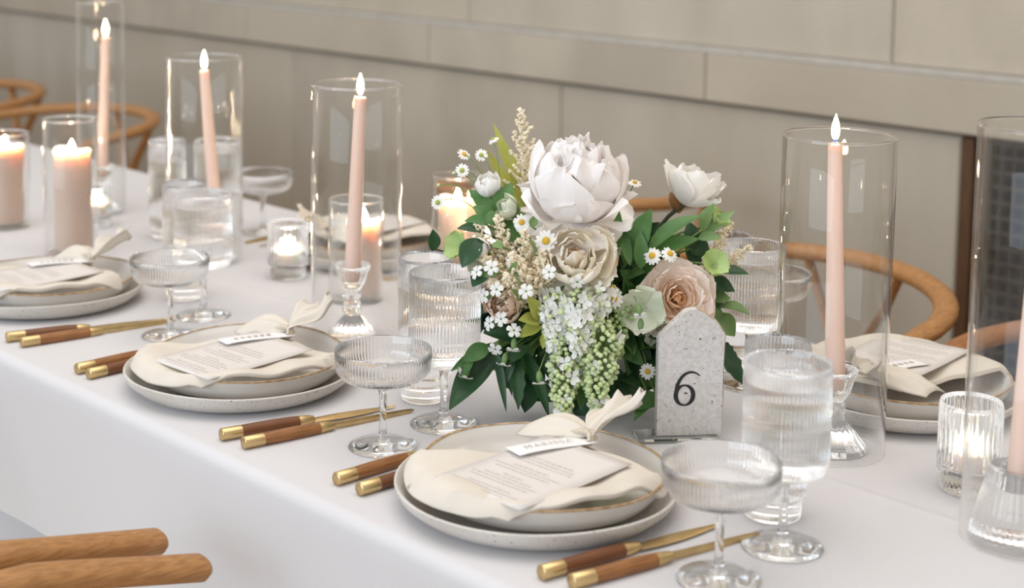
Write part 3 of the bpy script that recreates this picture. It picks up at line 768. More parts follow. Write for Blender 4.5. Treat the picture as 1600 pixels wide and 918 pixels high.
# rough broken edge on the peak and side
mb = MB()
edge = [(.0354, .006), (.0357, .040), (.0356, .075), (.0360, .1085), (.0335, .1125), (.0268, .1216), (.0182, .1282), (.0116, .1322), (.0060, .1352)]
rows = [[(x + (.0006 * ((k * 13 + j * 7) % 5 - 2) / 2), -.0061 + .0122 * j / 6, z + .0005 * ((k * 5 + j * 11) % 5 - 2) / 2) for j in range(7)] for k, (x, z) in enumerate(edge)]
part('broken_edge', mb.grid(rows), 'raw_stone', slab_, False)
def six():
    """numeral 6, thick-thin strokes, about 31 mm tall; strip of quads"""
    pts = []
    for i in range(41):                      # bowl: closed ring
        a = 2 * pi * i / 40; w = .0009 + .0017 * abs(cos(a)) ** 1.2
        pts.append(((.0085 * cos(a), .0096 + .0094 * sin(a)), w, (cos(a), sin(a))))
    rows = [[(p[0] - w * n[0], -.0064, p[1] - w * n[1]), (p[0] + w * .6 * n[0], -.0064, p[1] + w * .6 * n[1])] for p, w, n in pts]
    mb = MB().grid(rows)
    arc = []
    for i in range(25):                      # tail from the bowl's side up and over
        a = radians(182 - 128 * i / 24)
        c = (.0056, .0105); rx, rz = .0142, .0208
        w = .0021 * (1 - i / 24) ** .7 + .0006
        arc.append(((c[0] + rx * cos(a), c[1] + rz * sin(a)), w, (cos(a), sin(a))))
    rows = [[(p[0] - w * n[0], -.00642, p[1] - w * n[1]), (p[0] + w * .4 * n[0], -.00642, p[1] + w * .4 * n[1])] for p, w, n in arc]
    return mb.grid(rows)
m6 = six(); m6.v = [(x * 1.16 - .006, y, z * 1.16 + .032) for x, y, z in m6.v]
part('number_six', m6, 'black_print', slab_, False)
ac = obj('acrylic_stand', MB().box(-.056, .030, -.016, .016, 0, .005).mesh('acrylic_stand', 'acrylic', False), None, (SP.x, SP.y, TZ + .0004)); ac.rotation_euler = (0, 0, yaw_s)
tag(ac, 'clear acrylic foot under the stone number slab', 'stand')

# ------------------------------------------------------------------ flower arrangement
VB = P(938, 622); VM = Vector((VB.x, VB.y, TZ + .085))
vs_ = empty('flower_vase', (VB.x, VB.y, TZ + .0003)); tag(vs_, 'pale footed bowl vase almost hidden under the flowers', 'vase')
part('bowl', MB().lathe([(0, .022), (.022, .022), (.045, .034), (.056, .060), (.057, .082), (.0555, .0835), (.054, .082), (.053, .060), (.042, .038), (.02, .027), (0, .027)], 48), 'vase', vs_)
part('foot', MB().lathe([(0, 0), (.034, 0), (.036, .002), (.030, .008), (.017, .016), (.018, .0225), (0, .0225)], 40), 'vase', vs_)
part('flower_foam', MB().lathe([(0, .03), (.03, .034), (.048, .055), (.050, .084), (.035, .092), (0, .095)], 24), 'stem_dark', vs_)

def axis(r, u, t): return (RT * r + UPV * u - FWD * t).normalized()
def frame(c, ax, spin=0.0):
    q = Vector((0, 0, 1)).rotation_difference(ax).to_matrix().to_4x4()
    return Matrix.Translation(c) @ q @ Matrix.Rotation(spin, 4, 'Z')
def thing_m(name, M, label, cat, group=None):
    o = bpy.data.objects.new(name, None); COL.objects.link(o); o.matrix_world = M; o.matrix_basis = M; o.empty_display_size = .02
    return tag(o, label, cat, group)
def curve_pts(a, b, sag, n=8, d0=None):
    a, b = Vector(a), Vector(b); out = []
    for i in range(n + 1):
        t = i / n; p = a.lerp(b, t)
        if d0 is not None: p = p + d0 * (sag * sin(pi * t) * (1 - .3 * t))
        out.append(p)
    return out
def stem_to_vase(parent, M, start, r=.0014, m='stem_green', d=None, end=None):
    """stem from the flower's back down into the vase"""
    e = end or VM + Vector((rng.uniform(-.025, .025), rng.uniform(-.025, .025), 0))
    pts = curve_pts(start, e, .03, 8, d or Vector((0, 0, 1)))
    inv = M.inverted()
    return part('stem', MB().tube([inv @ p for p in pts], r, 6), m, parent)

def petal_mesh(L, Wd, a0, a1, cup, ruf, seed, m, r0=0.0, nx=10, ny=9, point=.0, name='petal'):
    a0, a1 = radians(a0), radians(a1)
    rows = []; r, z = r0, 0.0
    prev = 0
    rr = random.Random(seed)
    ph = [rr.uniform(0, 6) for _ in range(4)]
    cl = []
    K = 24
    R_, Z_ = [r0], [0.0]
    for k in range(K):
        a = a0 + (a1 - a0) * (k + .5) / K; R_.append(R_[-1] + sin(a) * L / K); Z_.append(Z_[-1] + cos(a) * L / K)
    for i in range(ny + 1):
        row = []
        for j in range(nx + 1):
            u = 2 * j / nx - 1
            v = (i / ny) * (1 - .10 * u * u * (i / ny)) * (1 + .035 * sin(6 * u + ph[0]) * (i / ny) ** 3)
            k = min(K, max(0, v * K)); k0 = min(K - 1, int(k)); f = k - k0
            r, z = R_[k0] + (R_[k0 + 1] - R_[k0]) * f, Z_[k0] + (Z_[k0 + 1] - Z_[k0]) * f
            a = a0 + (a1 - a0) * v
            w = Wd * (.22 + .78 * sin(pi * min(1, .04 + .62 * v)) ** .9) * (1 - point * v ** 2)
            if i / ny > .62: w *= sqrt(1 - .86 * ((i / ny - .62) / .38) ** 2)
            off = cup * w * u * u + ruf * (sin(4.5 * u + ph[1]) + .6 * sin(9 * u + ph[2]) + .7 * sin(6 * v + ph[3])) * v * v
            row.append((r - cos(a) * off, u * w, z + sin(a) * off))
        rows.append(row)
    return MB().grid(rows).mesh(name, m)
def ring(parent, n, tilt0, dat, seed, jit=6, skip=(), phase=0.0, scale=1.0):
    ms = [petal_mesh(*dat[:6], seed + q, *dat[6:]) for q in range(3)]
    for i in range(n):
        if i in skip: continue
        rr = random.Random(seed * 31 + i)
        A = phase + 2 * pi * i / n + radians(rr.uniform(-jit, jit))
        s = scale * rr.uniform(.92, 1.08)
        M = Matrix.Rotation(A, 4, 'Z') @ Matrix.Rotation(radians(tilt0 + rr.uniform(-jit, jit)), 4, 'Y') @ Matrix.Diagonal((s, s, s, 1))
        obj('petal', ms[i % 3], parent, mtx=M)

# --- big white peony
c = at(897, 338, 1.66); M = frame(c, axis(.06, .92, .38), .3)
pe = thing_m('peony', M, 'huge white peony with drooping outer petals, tallest bloom of the arrangement', 'flower')
ring(pe, 7, 0, (.088, .022, 8, -16, .5, .0040, 'peony', .004), 11, 14)
ring(pe, 9, 0, (.090, .026, 30, -26, .5, .0044, 'peony', .006), 21, 12, phase=.4)
ring(pe, 10, 0, (.094, .031, 56, -34, .45, .0046, 'peony', .007), 31, 10, phase=.2)
ring(pe, 9, 0, (.098, .037, 78, -38, .40, .0044, 'peony', .008), 41, 8, phase=.65)
ring(pe, 7, 0, (.066, .036, 92, 0, .30, .0055, 'peony', .010), 51, 10, phase=.1)
ring(pe, 6, 0, (.052, .034, 104, 116, .12, .0045, 'peony', .012), 61, 12, phase=.5)
ring(pe, 5, 0, (.056, .032, 130, 168, .12, .0035, 'peony', .012), 71, 10, phase=-.5)
stem_to_vase(pe, M, c, .003)
# --- cream peony half open below it
c = at(899, 414, 1.640); M = frame(c, axis(-.05, .42, .90), 1.2)
p2 = thing_m('peony', M, 'cream half-open peony with golden heart under the big white one', 'flower')
ring(p2, 6, 0, (.040, .008, 10, -20, .3, .0008, 'peony_heart', .003), 12, 14)
ring(p2, 9, 0, (.044, .012, 30, -22, .4, .0012, 'peony_cream', .006), 13, 14)
ring(p2, 9, 0, (.049, .017, 48, -18, .4, .0014, 'peony_cream', .008), 14, 10)
ring(p2, 8, 0, (.054, .023, 66, -8, .35, .0016, 'peony_cream', .010), 15, 10, phase=.3)
ring(p2, 7, 0, (.048, .024, 84, 40, .25, .0022, 'peony_cream', .011), 16, 10)
stem_to_vase(p2, M, c, .003)
# --- white peony, small, to the wall side
c = at(1072, 318, 1.74); M = frame(c, axis(.30, .90, .30), .2)
p3 = thing_m('peony', M, 'smaller white peony opening sideways above the green leaves', 'flower')
ring(p3, 5, 0, (.040, .019, 40, -30, .4, .0012, 'petal_white', .004), 17, 12)
ring(p3, 6, 0, (.052, .024, 62, -26, .4, .0016, 'petal_white', .005), 18, 12)
ring(p3, 5, 0, (.046, .022, 66, 26, .3, .0020, 'petal_white', .006), 19, 14, phase=.8)
obj('petal', petal_mesh(.052, .013, 50, 42, .3, .001, 5, 'petal_white', .004), p3, mtx=Matrix.Rotation(pi * 1.02, 4, 'Z'))
part('sepal', MB().ball((-.012, 0, -.004), .009, (-.5, 0, .6), 1.5), 'sepal_brown', p3)
stem_to_vase(p3, M, c, .0024, 'stem_dark')
# --- blush garden rose
c = at(1055, 466, 1.668); M = frame(c, axis(.12, .22, .97), .5)
ro_ = thing_m('garden_rose', M, 'blush peach garden rose with whorled heart behind the stone number', 'flower')
ring(ro_, 5, 0, (.020, .006, 24, -20, .5, .0006, 'rose_inner', .001), 22, 20)
ring(ro_, 7, 0, (.023, .008, 34, -12, .5, .0006, 'rose_inner', .003), 23, 18)
ring(ro_, 8, 0, (.027, .011, 46, -2, .42, .0007, 'rose_mid', .004), 24, 12)
ring(ro_, 7, 0, (.032, .015, 56, 8, .38, .0008, 'rose_mid', .005), 25, 10)
ring(ro_, 7, 0, (.037, .019, 66, 18, .34, .0010, 'rose_outer', .006), 26, 8, phase=.4)
ring(ro_, 6, 0, (.042, .023, 74, 24, .30, .0012, 'rose_outer', .007), 27, 8)
ring(ro_, 5, 0, (.043, .025, 84, 46, .22, .0016, 'rose_outer', .008), 28, 8, phase=.9)
stem_to_vase(ro_, M, c, .0026)

def bud_flower(name, px, py, d, ax, R, m, label, cat='flower', grp=None, spread=0):
    c = at(px, py, d); M = frame(c, axis(*ax), px * .1)
    t = thing_m(name, M, label, cat, grp)
    for k in range(3):
        L = R * (2.0 + .35 * k)
        ring(t, 5, 0, (L, R * (.75 + .15 * k), 52 + 12 * k + spread, -46 + 6 * k + spread, .4, R * .04, m, R * .05 * k), px + k, 10, phase=k * .6)
    mb = MB()
    for k in range(5):
        a = 2 * pi * k / 5; mb.tube([(0, 0, -.002), (R * .7 * cos(a), R * .7 * sin(a), R * .1), (R * .95 * cos(a), R * .95 * sin(a), R * .6)], [R * .12, R * .22, R * .04], 5)
    part('sepals', mb, 'leaf_soft', t)
    stem_to_vase(t, M, c, .0014)
    return t
bud_flower('ranunculus', 764, 308, 1.70, (-.1, .9, .4), .0125, 'petal_white', 'round cream ranunculus bloom above the green leaves beside the daisies')
bud_flower('ranunculus', 806, 330, 1.67, (-.8, .4, .4), .0105, 'hellebore_white', 'small green-white ranunculus bud touching the big peony')
bud_flower('rose_bud', 790, 478, 1.635, (-.15, .25, .95), .0155, 'blush', 'small blush rose bud low beside the cream astilbe', spread=8)
bud_flower('ranunculus', 757, 396, 1.64, (-.5, .3, .8), .0100, 'petal_white', 'small white bud above the ribbed goblet')

def hellebore(px, py, d, ax, R, m, label, cup=1.0, spin=.3):
    c = at(px, py, d); M = frame(c, axis(*ax), spin)
    t = thing_m('hellebore', M, label, 'flower')
    ring(t, 5, 0, (R * 1.25, R * .78, 62 * cup, 30 * cup, .28, R * .05, m, .001), px + 3, 6)
    mb = MB()
    for k in range(14):
        a = k * 2.4; rr = R * .22 * sqrt((k + 1) / 14); mb.octa((rr * cos(a), rr * sin(a), R * .22), R * .045, None, 2.5)
    part('stamens', mb, 'bud_green', t)
    stem_to_vase(t, M, c, .0014)
hellebore(1000, 478, 1.635, (-.10, -.15, 1), .026, 'hellebore_white', 'pale green-white hellebore hanging beside the blush rose', 1.15)
hellebore(1038, 512, 1.655, (.0, -.5, .8), .020, 'hellebore_white', 'white hellebore petals showing under the blush rose', 1.1)
hellebore(1114, 415, 1.675, (.15, .5, .85), .0165, 'hellebore_green', 'lime green open hellebore beside the blush rose')
hellebore(1115, 352, 1.70, (.5, .8, .3), .017, 'hellebore_green', 'lime green hellebore beside the smaller white peony', .9)
hellebore(722, 385, 1.66, (-.7, .3, .6), .016, 'hellebore_green', 'pale green hellebore above the ribbed goblet', 1.0)
hellebore(752, 410, 1.635, (-.2, -.2, 1), .013, 'hellebore_white', 'small pale hellebore at the goblet rim', 1.0)

# --- daisies
def ray_mesh(n, L, w, droop, seed):
    mb = MB(); rr = random.Random(seed)
    for k in range(n):
        a = 2 * pi * k / n + rr.uniform(-.1, .1); dr = droop + rr.uniform(-.15, .15); rows = []
        for i in range(4):
            v = i / 3; ww = w * (.5, 1, .95, .45)[i]
            r_, z_ = .25 * L + L * v * cos(dr), -L * v * sin(dr) * v
            rows.append([(r_ * cos(a) - u * ww * sin(a), r_ * sin(a) + u * ww * cos(a), z_ - .15 * ww * abs(u)) for u in (-1, 0, 1)])
        mb.grid(rows)
    return mb
DG = 'little white daisies in the arrangement'
def daisy(px, py, d, ax, R, label, green=False, droop=.1, end=None):
    c = at(px, py, d); M = frame(c, axis(*ax), px * .37)
    t = thing_m('daisy', M, label, 'daisy', DG)
    part('ray_petals', ray_mesh(13, R * .78, R * .19, droop, px), 'daisy_white', t)
    part('yellow_centre', MB().ball((0, 0, R * .02), R * .36, None, .62, 10, 6), 'daisy_green' if green else 'daisy_yellow', t)
    stem_to_vase(t, M, c, .0007, 'stem_green', Vector((0, 0, 1)), end)
E1 = at(790, 400, 1.72)
dl = 'tiny daisy on a thin stem rising above the round cream ranunculus'
daisy(722, 266, 1.70, (-.2, .3, .95), .0082, dl, True, .05, E1)
daisy(725, 241, 1.71, (.45, .65, .55), .0082, dl, False, .1, E1)
daisy(752, 242, 1.72, (-.1, .35, .9), .0075, dl, True, .1, E1)
daisy(770, 217, 1.73, (-.5, .8, .3), .0075, dl, True, .4, E1)
daisy(684, 316, 1.70, (-.35, .2, .9), .0085, 'tiny green-centred daisy reaching out over the jar behind the flowers', True, .05, E1)
daisy(992, 285, 1.71, (.1, .85, .4), .0082, 'single daisy held up between the two white peonies', False, .15)
daisy(976, 373, 1.66, (-.1, .55, .8), .0105, 'daisy beside the big peony lower petals and a green leaf', False, .1)
dl = 'daisy resting on the upper edge of the blush rose'
daisy(1019, 399, 1.640, (-.35, .45, .8), .0105, dl, False, .3)
daisy(1047, 396, 1.640, (.35, .6, .7), .0100, dl, False, .4)
daisy(853, 376, 1.610, (-.1, .2, .97), .0120, 'daisy with golden centre tucked against the cream peony')
daisy(804, 409, 1.615, (.0, .35, .94), .0095, 'daisy half sunk in the cream astilbe')
dl = 'daisy beside the white lilac blossoms and the pale hellebore'
daisy(959, 466, 1.615, (.15, .2, .97), .0115, dl, False, .2)
daisy(956, 449, 1.640, (.1, .8, .5), .0105, dl, False, .5)
daisy(1012, 580, 1.640, (-.1, .1, .97), .0090, 'low daisy touching the stone number slab')
daisy(815, 347, 1.640, (-.1, .3, .95), .0095, 'daisy just under the ranunculus bud and the big peony')
for (px, py, d) in ((709, 270, 1.70), (685, 289, 1.70), (936, 426, 1.62)):
    c = at(px, py, d); M = frame(c, axis(-.2, .9, .2)); t = thing_m('daisy_bud', M, 'tiny round closed daisy bud on a thread-like stem', 'flower bud', 'closed daisy buds')
    part('bud', MB().ball((0, 0, 0), .0022, None, .9), 'bud_green', t); stem_to_vase(t, M, c, .0006, 'stem_green', None, E1 if px < 800 else None)

# --- astilbe plumes
def plume(b, tip_, R, n, label, m='astilbe', dens=1.0, side=None):
    a, b2 = at(*b), at(*tip_); ax = b2 - a; L = ax.length; ax.normalize()
    t = empty('astilbe', a); tag(t, label, 'flower', 'feathery cream astilbe plumes')
    x_ = ax.orthogonal().normalized(); y_ = ax.cross(x_); rr = random.Random(int(b[0] * 7 + tip_[0]))
    mb = MB(); sm = MB()
    sm.tube([a, a.lerp(b2, .5), b2], [.0012, .0009, .0005], 5)
    sm.tube(curve_pts(a, VM + Vector((rr.uniform(-.02, .02), rr.uniform(-.02, .02), 0)), .015, 6, Vector((0, 0, 1))), .0012, 5)
    for k in range(n):
        v = (k + .5) / n; ang = k * 2.4; p = a + ax * (L * v)
        ln = R * (1 - v) ** .7 * rr.uniform(.7, 1.1) + .002
        dirv = (x_ * cos(ang) + y_ * sin(ang) + ax * .9).normalized(); e = p + dirv * ln
        sm.tube([p, e], .0004, 4)
        q = max(3, int(ln / .0018 * dens))
        for i in range(q):
            f = (i + .5) / q; c0 = p.lerp(e, f); s = .0030 * (1 - .5 * f)
            for h in range(2): mb.octa(c0 + Vector((rr.gauss(0, 1), rr.gauss(0, 1), rr.gauss(0, 1))) * s * .45, rr.uniform(.0012, .0023), (rr.gauss(0, 1), rr.gauss(0, 1), rr.gauss(0, 1) + .1), 1.3)
    for i in range(30):
        f = i / 29; c0 = a.lerp(b2, .55 + .45 * f); mb.octa(c0 + Vector((rr.gauss(0, 1), rr.gauss(0, 1), rr.gauss(0, 1))) * .0013, .0014)
    part('stem', sm, 'stem_green', t, world=True); o = part('florets', mb, m, t, False, world=True); o['kind'] = 'stuff'
plume((824, 330, 1.74), (814, 172, 1.74), .034, 36, 'upright cream astilbe spire rising beside the big peony')
al = 'cream astilbe plume massed between ribbed goblet and peony'
for b, e_ in (((805, 440, 1.66), (742, 352, 1.64)), ((815, 435, 1.65), (775, 338, 1.65)), ((835, 445, 1.64), (818, 360, 1.62)), ((820, 455, 1.64), (752, 402, 1.62)), ((835, 475, 1.63), (764, 440, 1.61)), ((838, 462, 1.62), (800, 396, 1.60)), ((842, 455, 1.625), (848, 395, 1.61)), ((830, 470, 1.63), (790, 430, 1.60)), ((810, 470, 1.64), (752, 465, 1.625))):
    plume(b, e_, .021, 32, al)
al = 'cream astilbe plume reaching towards the wall-side ribbed glasses'
plume((1095, 440, 1.72), (1172, 386, 1.73), .017, 26, al); plume((1095, 430, 1.73), (1142, 350, 1.74), .015, 24, al)

# --- lilac panicles (green buds) and white blossom sprays
def panicle(name, top, tip_, R, n, m, label, grp, white=0.0, bud=.0042):
    a, b2 = at(*top), at(*tip_); ax = b2 - a; L = ax.length; ax.normalize(); x_ = ax.orthogonal().normalized(); y_ = ax.cross(x_)
    t = empty(name, a); tag(t, label, 'flower', grp); rr = random.Random(int(top[0] * 13 + tip_[1]))
    mb, wb, sm = MB(), MB(), MB()
    sm.tube([a, a.lerp(b2, .5), b2], [.0016, .0011, .0006], 5); sm.tube(curve_pts(a, VM, .03, 6, Vector((0, 0, 1))), .0016, 5)
    for k in range(n):
        v = (k + .5) / n; ang = k * 2.4 + rr.uniform(-.3, .3); rad = R * (1 - v ** 2 * .8) * (.55 + .45 * sqrt(rr.random())) * min(1, .5 + 3 * v)
        rad *= 1 + .22 * sin(v * 19 + ang)
        dv = (x_ * cos(ang) + y_ * sin(ang)); c0 = a + ax * (L * v) + dv * rad; nd = (dv + ax * .35).normalized()
        if rr.random() < white:
            fx = nd.orthogonal().normalized(); fy = nd.cross(fx); s = bud * rr.uniform(1.3, 1.9)
            for q in range(4):
                an = pi / 2 * q + rr.random(); u = fx * cos(an) + fy * sin(an); w = nd.cross(u)
                wb.grid([[c0 + u * (s * f) + w * (s * g * h) + nd * (.25 * s * f * f + .1 * s * abs(g)) for g in (-1, 0, 1)] for f, h in ((.08, .1), (.55, .42), (1.0, .32), (1.15, .05))])
        else:
            mb.ball(c0, bud * rr.uniform(.55, .8), nd, 1.35, 6, 4)
            sm.tube([a + ax * (L * v), c0], .0004, 3, cap=False)
    part('stem', sm, 'stem_green', t, world=True)
    o = part('buds', mb, m, t, world=True); o['kind'] = 'stuff'
    if wb.v: o = part('blossoms', wb, 'floret_white', t, world=True); o['kind'] = 'stuff'
LG = 'hanging lilac sprays'
panicle('lilac_spray', (885, 520, 1.615), (880, 655, 1.575), .019, 200, 'lilac_green', 'hanging green lilac bud spray tipped closest to the napkin fan', LG, .06)
panicle('lilac_spray', (938, 500, 1.610), (932, 642, 1.580), .022, 250, 'lilac_green', 'hanging green lilac bud spray beside the stone number', LG, .03)
panicle('lilac_spray', (962, 470, 1.635), (960, 560, 1.620), .017, 130, 'lilac_dark', 'darker green lilac bud spray behind the paler ones', LG, .0)
panicle('lilac_spray', (872, 455, 1.615), (866, 545, 1.600), .020, 120, 'lilac_green', 'white blossoming lilac spray under the cream peony', LG, .62, .0042)
panicle('lilac_spray', (905, 455, 1.605), (905, 550, 1.585), .020, 130, 'lilac_green', 'white blossoming lilac spray beside the green buds', LG, .60, .0042)
panicle('lilac_spray', (935, 445, 1.620), (928, 510, 1.600), .017, 90, 'lilac_green', 'white blossoming lilac spray beside the daisies', LG, .60, .0042)

# --- white campion: small white flower on a swollen green calyx
def campion(px, py, d, ax, label, s=1.0):
    c = at(px, py, d); M = frame(c, axis(*ax), px); t = thing_m('campion', M, label, 'flower', 'little white campion flowers')
    part('calyx', MB().ball((0, 0, -.0055 * s), .0034 * s, None, 1.9, 8, 7), 'leaf_soft', t)
    mb = MB()
    for k in range(5):
        a = 2 * pi * k / 5
        mb.grid([[(r_ * cos(a) - u * w * sin(a), r_ * sin(a) + u * w * cos(a), z_) for u in (-1, 0, 1)] for r_, w, z_ in ((.0005, .0004, 0), (.004 * s, .0026 * s, .0018), (.0072 * s, .0030 * s, .0010), (.0082 * s, .0010 * s, 0))])
    part('white_petals', mb, 'daisy_white', t)
    stem_to_vase(t, M, M @ Vector((0, 0, -.011 * s)), .0006)
cl = 'little white campion flower hanging over the dark leaves beside the goblet'
for (px, py, d, ax) in ((803, 516, 1.600, (.2, .5, .8)), (802, 545, 1.600, (-.1, -.9, .4)), (843, 597, 1.585, (.05, -.95, .3)), (765, 505, 1.610, (-.7, .2, .6)), (774, 545, 1.610, (-.3, -.5, .8)), (787, 568, 1.605, (-.2, -.9, .3)), (728, 588, 1.620, (-.2, -.9, .3)), (757, 462, 1.610, (-.8, .1, .6)), (776, 452, 1.600, (-.4, .3, .8)), (719, 578, 1.625, (-.8, -.4, .3)), (745, 425, 1.610, (-.6, .5, .6)), (768, 418, 1.600, (-.2, .3, .9)), (783, 498, 1.605, (-.4, .2, .8)), (822, 455, 1.590, (-.2, .3, .9))): campion(px, py, d, ax, cl)
cl = 'little white campion flower drooping over the pale hellebore'
for (px, py, d, ax) in ((1000, 492, 1.600, (.1, -.8, .5)), (1001, 515, 1.600, (-.05, -.95, .3)), (858, 425, 1.595, (-.4, .3, .8)), (902, 440, 1.592, (.0, -.4, .9))): campion(px, py, d, ax, cl)

# --- foliage
def leaf_mesh(p0, p1, hw, nrm, arch, fold=.35, name='leaf', ny=9, serr=0.0, roundness=.85):
    d = p1 - p0; L = d.length; d.normalize(); s = d.cross(nrm).normalized(); n = s.cross(d).normalized(); rows = []
    for i in range(ny + 1):
        v = i / ny; w = hw * max(.03, sin(pi * v ** roundness)) ** .85 * (1 + (serr if i % 2 else -serr))
        c = p0 + d * (L * v) + n * (arch * sin(pi * v))
        rows.append([c + s * (u * w) + n * (abs(u) * w * fold) for u in (-1, -.5, 0, .5, 1)])
    return MB().grid(rows)
def sprig(label, m, leaves, group='leafy sprigs in the arrangement', stem='stem_green', root=None, name='leaf_sprig', stem_r=.0011):
    """leaves: ((bx, by, bd), (tx, ty, td), half width, arch[, serr])"""
    rt = root or VM + Vector((rng.uniform(-.02, .02), rng.uniform(-.02, .02), 0))
    t = empty(name, rt); tag(t, label, 'foliage', group); sm = MB()
    for k, lf in enumerate(leaves):
        a, b = at(*lf[0]), at(*lf[1]); mid = a.lerp(b, .1)
        sm.tube(curve_pts(rt, mid, .02, 6, Vector((0, 0, 1))), stem_r, 5)
        nrm = (CAM - a).normalized() * .75 + Vector((0, 0, .6)) + Vector((rng.gauss(0, .25), rng.gauss(0, .25), 0))
        part('leaf', leaf_mesh(a, b, lf[2], nrm, lf[3], serr=lf[4] if len(lf) > 4 else 0), m, t, world=True)
    part('stem', sm, stem, t, world=True)
sprig('two broad dark green blades pointing down beside the goblet foot', 'leaf_dark', [((778, 540, 1.66), (702, 640, 1.615), .0165, .004), ((770, 535, 1.68), (734, 605, 1.66), .012, .004)])
sprig('narrow dark green blades hanging under the flowers', 'leaf_dark', [((772, 535, 1.62), (791, 643, 1.60), .0045, .003), ((805, 555, 1.63), (810, 640, 1.60), .0080, .003, .12), ((818, 545, 1.64), (858, 652, 1.60), .0075, .004), ((840, 550, 1.65), (846, 620, 1.63), .005, .002), ((790, 545, 1.65), (800, 618, 1.64), .005, .002), ((805, 550, 1.62), (785, 610, 1.61), .004, .003)])
sprig('lime green three-part leaf beside the white lilac', 'leaf_lime', [((843, 500, 1.61), (823, 462, 1.60), .0085, .002), ((843, 503, 1.61), (810, 500, 1.595), .0085, .002), ((845, 508, 1.61), (812, 527, 1.60), .0080, .002), ((850, 520, 1.605), (848, 545, 1.60), .004, .001)])
sprig('broad mid green leaves between the white peony and the rose', 'leaf_mid', [((1012, 395, 1.66), (1098, 336, 1.67), .0130, .006), ((975, 412, 1.66), (1018, 326, 1.66), .0135, .005), ((1012, 398, 1.66), (1090, 372, 1.67), .0100, .004), ((985, 415, 1.64), (965, 345, 1.66), .0060, .003), ((1002, 420, 1.65), (1000, 360, 1.65), .008, .003), ((960, 400, 1.64), (968, 330, 1.66), .007, .003)])
sprig('fresh green leaves around the upper lime hellebore', 'leaf_soft', [((1100, 368, 1.69), (1148, 330, 1.69), .0075, .003), ((1098, 362, 1.69), (1116, 318, 1.69), .0085, .003), ((1090, 372, 1.69), (1128, 372, 1.68), .0065, .003), ((1105, 355, 1.70), (1135, 350, 1.69), .006, .002)])
sprig('dark pointed leaves beside the lime hellebore', 'leaf_dark', [((1120, 425, 1.69), (1170, 428, 1.69), .0075, .003), ((1085, 390, 1.70), (1075, 345, 1.70), .010, .003), ((1080, 385, 1.71), (1108, 400, 1.70), .012, .003), ((1105, 440, 1.70), (1148, 455, 1.69), .010, .003), ((1100, 430, 1.70), (1125, 485, 1.69), .012, .003), ((1090, 420, 1.71), (1072, 372, 1.72), .009, .003)])
sprig('soft green rounded leaves beside the stone number top', 'leaf_soft', [((1120, 480, 1.69), (1172, 492, 1.68), .0100, .004), ((1122, 490, 1.69), (1148, 525, 1.68), .0120, .003), ((1118, 475, 1.69), (1108, 512, 1.69), .0110, .003), ((1115, 470, 1.69), (1142, 466, 1.69), .008, .003), ((1112, 465, 1.70), (1105, 440, 1.69), .007, .003)])
sprig('dark toothed leaf behind the edge of the stone number', 'leaf_dark', [((1120, 540, 1.68), (1160, 600, 1.67), .0110, .004, .1), ((1118, 535, 1.69), (1150, 565, 1.68), .008, .003, .1)])
sprig('small green leaves low beside the stone number foot', 'leaf_mid', [((1035, 622, 1.66), (980, 640, 1.635), .0110, .004), ((1022, 628, 1.65), (990, 658, 1.63), .0070, .003), ((1020, 600, 1.66), (1032, 560, 1.66), .008, .003)])
sprig('tall yellow-green blades rising beside the astilbe spire', 'leaf_lime', [((826, 320, 1.75), (771, 193, 1.76), .0075, .004), ((822, 325, 1.74), (760, 233, 1.73), .0085, -.006), ((820, 330, 1.73), (790, 290, 1.73), .010, .003)])
sprig('blue-green oval leaves over the ribbed goblet rim', 'leaf_dark', [((750, 372, 1.63), (722, 418, 1.62), .0125, .003), ((752, 360, 1.64), (714, 357, 1.63), .0065, .002), ((676, 392, 1.66), (676, 358, 1.66), .0080, .001), ((760, 420, 1.62), (738, 448, 1.61), .010, .002)], stem='stem_dark')
sprig('bright green leaves collaring the round cream ranunculus', 'leaf_mid', [((775, 345, 1.68), (733, 296, 1.70), .0095, .004), ((775, 340, 1.68), (800, 285, 1.70), .0105, .003), ((780, 350, 1.66), (750, 345, 1.66), .0110, .004), ((785, 345, 1.67), (812, 385, 1.65), .0130, .003), ((790, 335, 1.68), (790, 300, 1.69), .012, .003), ((770, 345, 1.67), (740, 322, 1.67), .009, .003), ((760, 350, 1.65), (726, 345, 1.66), .007, .003)])
sprig('mid green leaves hanging over the goblet bowl side', 'leaf_mid', [((765, 540, 1.63), (722, 565, 1.62), .0095, .003), ((748, 548, 1.63), (704, 580, 1.62), .0045, .002), ((740, 560, 1.62), (720, 592, 1.62), .0045, .002)])
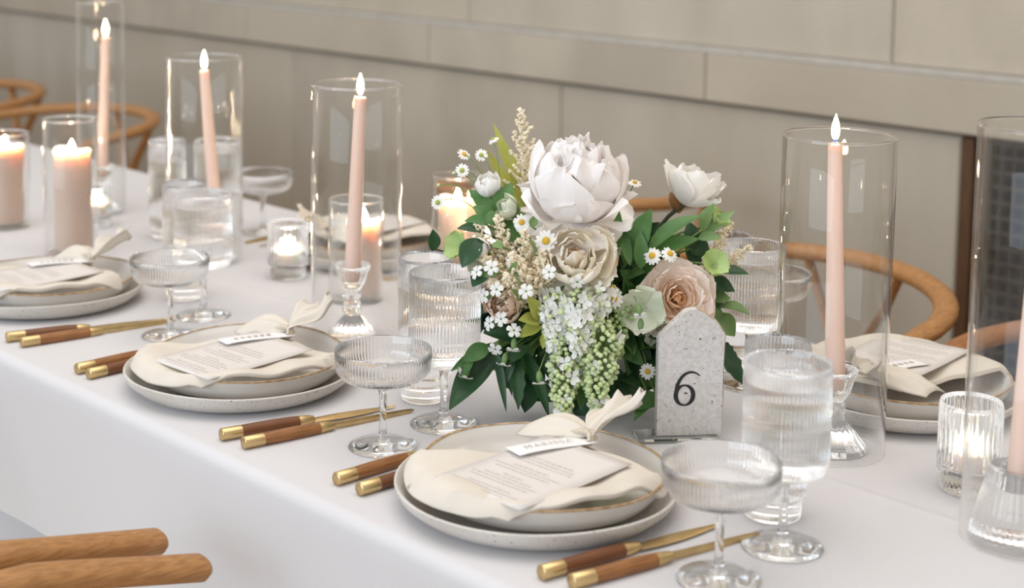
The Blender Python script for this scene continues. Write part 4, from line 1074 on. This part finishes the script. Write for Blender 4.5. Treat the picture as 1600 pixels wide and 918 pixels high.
sprig('single oval leaf hanging between the two lilac sprays', 'leaf_mid', [((908, 590, 1.62), (907, 640, 1.60), .0070, .002)])
sprig('small soft green leaves peeping out of the cream astilbe', 'leaf_soft', [((800, 430, 1.61), (808, 408, 1.595), .0045, .001), ((815, 450, 1.60), (800, 428, 1.59), .0045, .001), ((775, 425, 1.61), (757, 432, 1.60), .005, .001), ((835, 400, 1.61), (826, 372, 1.60), .005, .001), ((830, 355, 1.64), (838, 335, 1.64), .005, .001), ((770, 380, 1.62), (785, 388, 1.61), .0055, .001), ((810, 470, 1.60), (798, 452, 1.59), .005, .001)])
sprig('thin dark leaves crossing behind the blush bud and the campion', 'leaf_dark', [((830, 520, 1.63), (760, 485, 1.63), .007, .003), ((825, 530, 1.63), (755, 520, 1.62), .008, .003), ((830, 540, 1.62), (775, 575, 1.61), .007, .003), ((850, 560, 1.63), (870, 600, 1.62), .007, .002), ((835, 480, 1.63), (770, 455, 1.63), .006, .003)])
# dark inner greenery
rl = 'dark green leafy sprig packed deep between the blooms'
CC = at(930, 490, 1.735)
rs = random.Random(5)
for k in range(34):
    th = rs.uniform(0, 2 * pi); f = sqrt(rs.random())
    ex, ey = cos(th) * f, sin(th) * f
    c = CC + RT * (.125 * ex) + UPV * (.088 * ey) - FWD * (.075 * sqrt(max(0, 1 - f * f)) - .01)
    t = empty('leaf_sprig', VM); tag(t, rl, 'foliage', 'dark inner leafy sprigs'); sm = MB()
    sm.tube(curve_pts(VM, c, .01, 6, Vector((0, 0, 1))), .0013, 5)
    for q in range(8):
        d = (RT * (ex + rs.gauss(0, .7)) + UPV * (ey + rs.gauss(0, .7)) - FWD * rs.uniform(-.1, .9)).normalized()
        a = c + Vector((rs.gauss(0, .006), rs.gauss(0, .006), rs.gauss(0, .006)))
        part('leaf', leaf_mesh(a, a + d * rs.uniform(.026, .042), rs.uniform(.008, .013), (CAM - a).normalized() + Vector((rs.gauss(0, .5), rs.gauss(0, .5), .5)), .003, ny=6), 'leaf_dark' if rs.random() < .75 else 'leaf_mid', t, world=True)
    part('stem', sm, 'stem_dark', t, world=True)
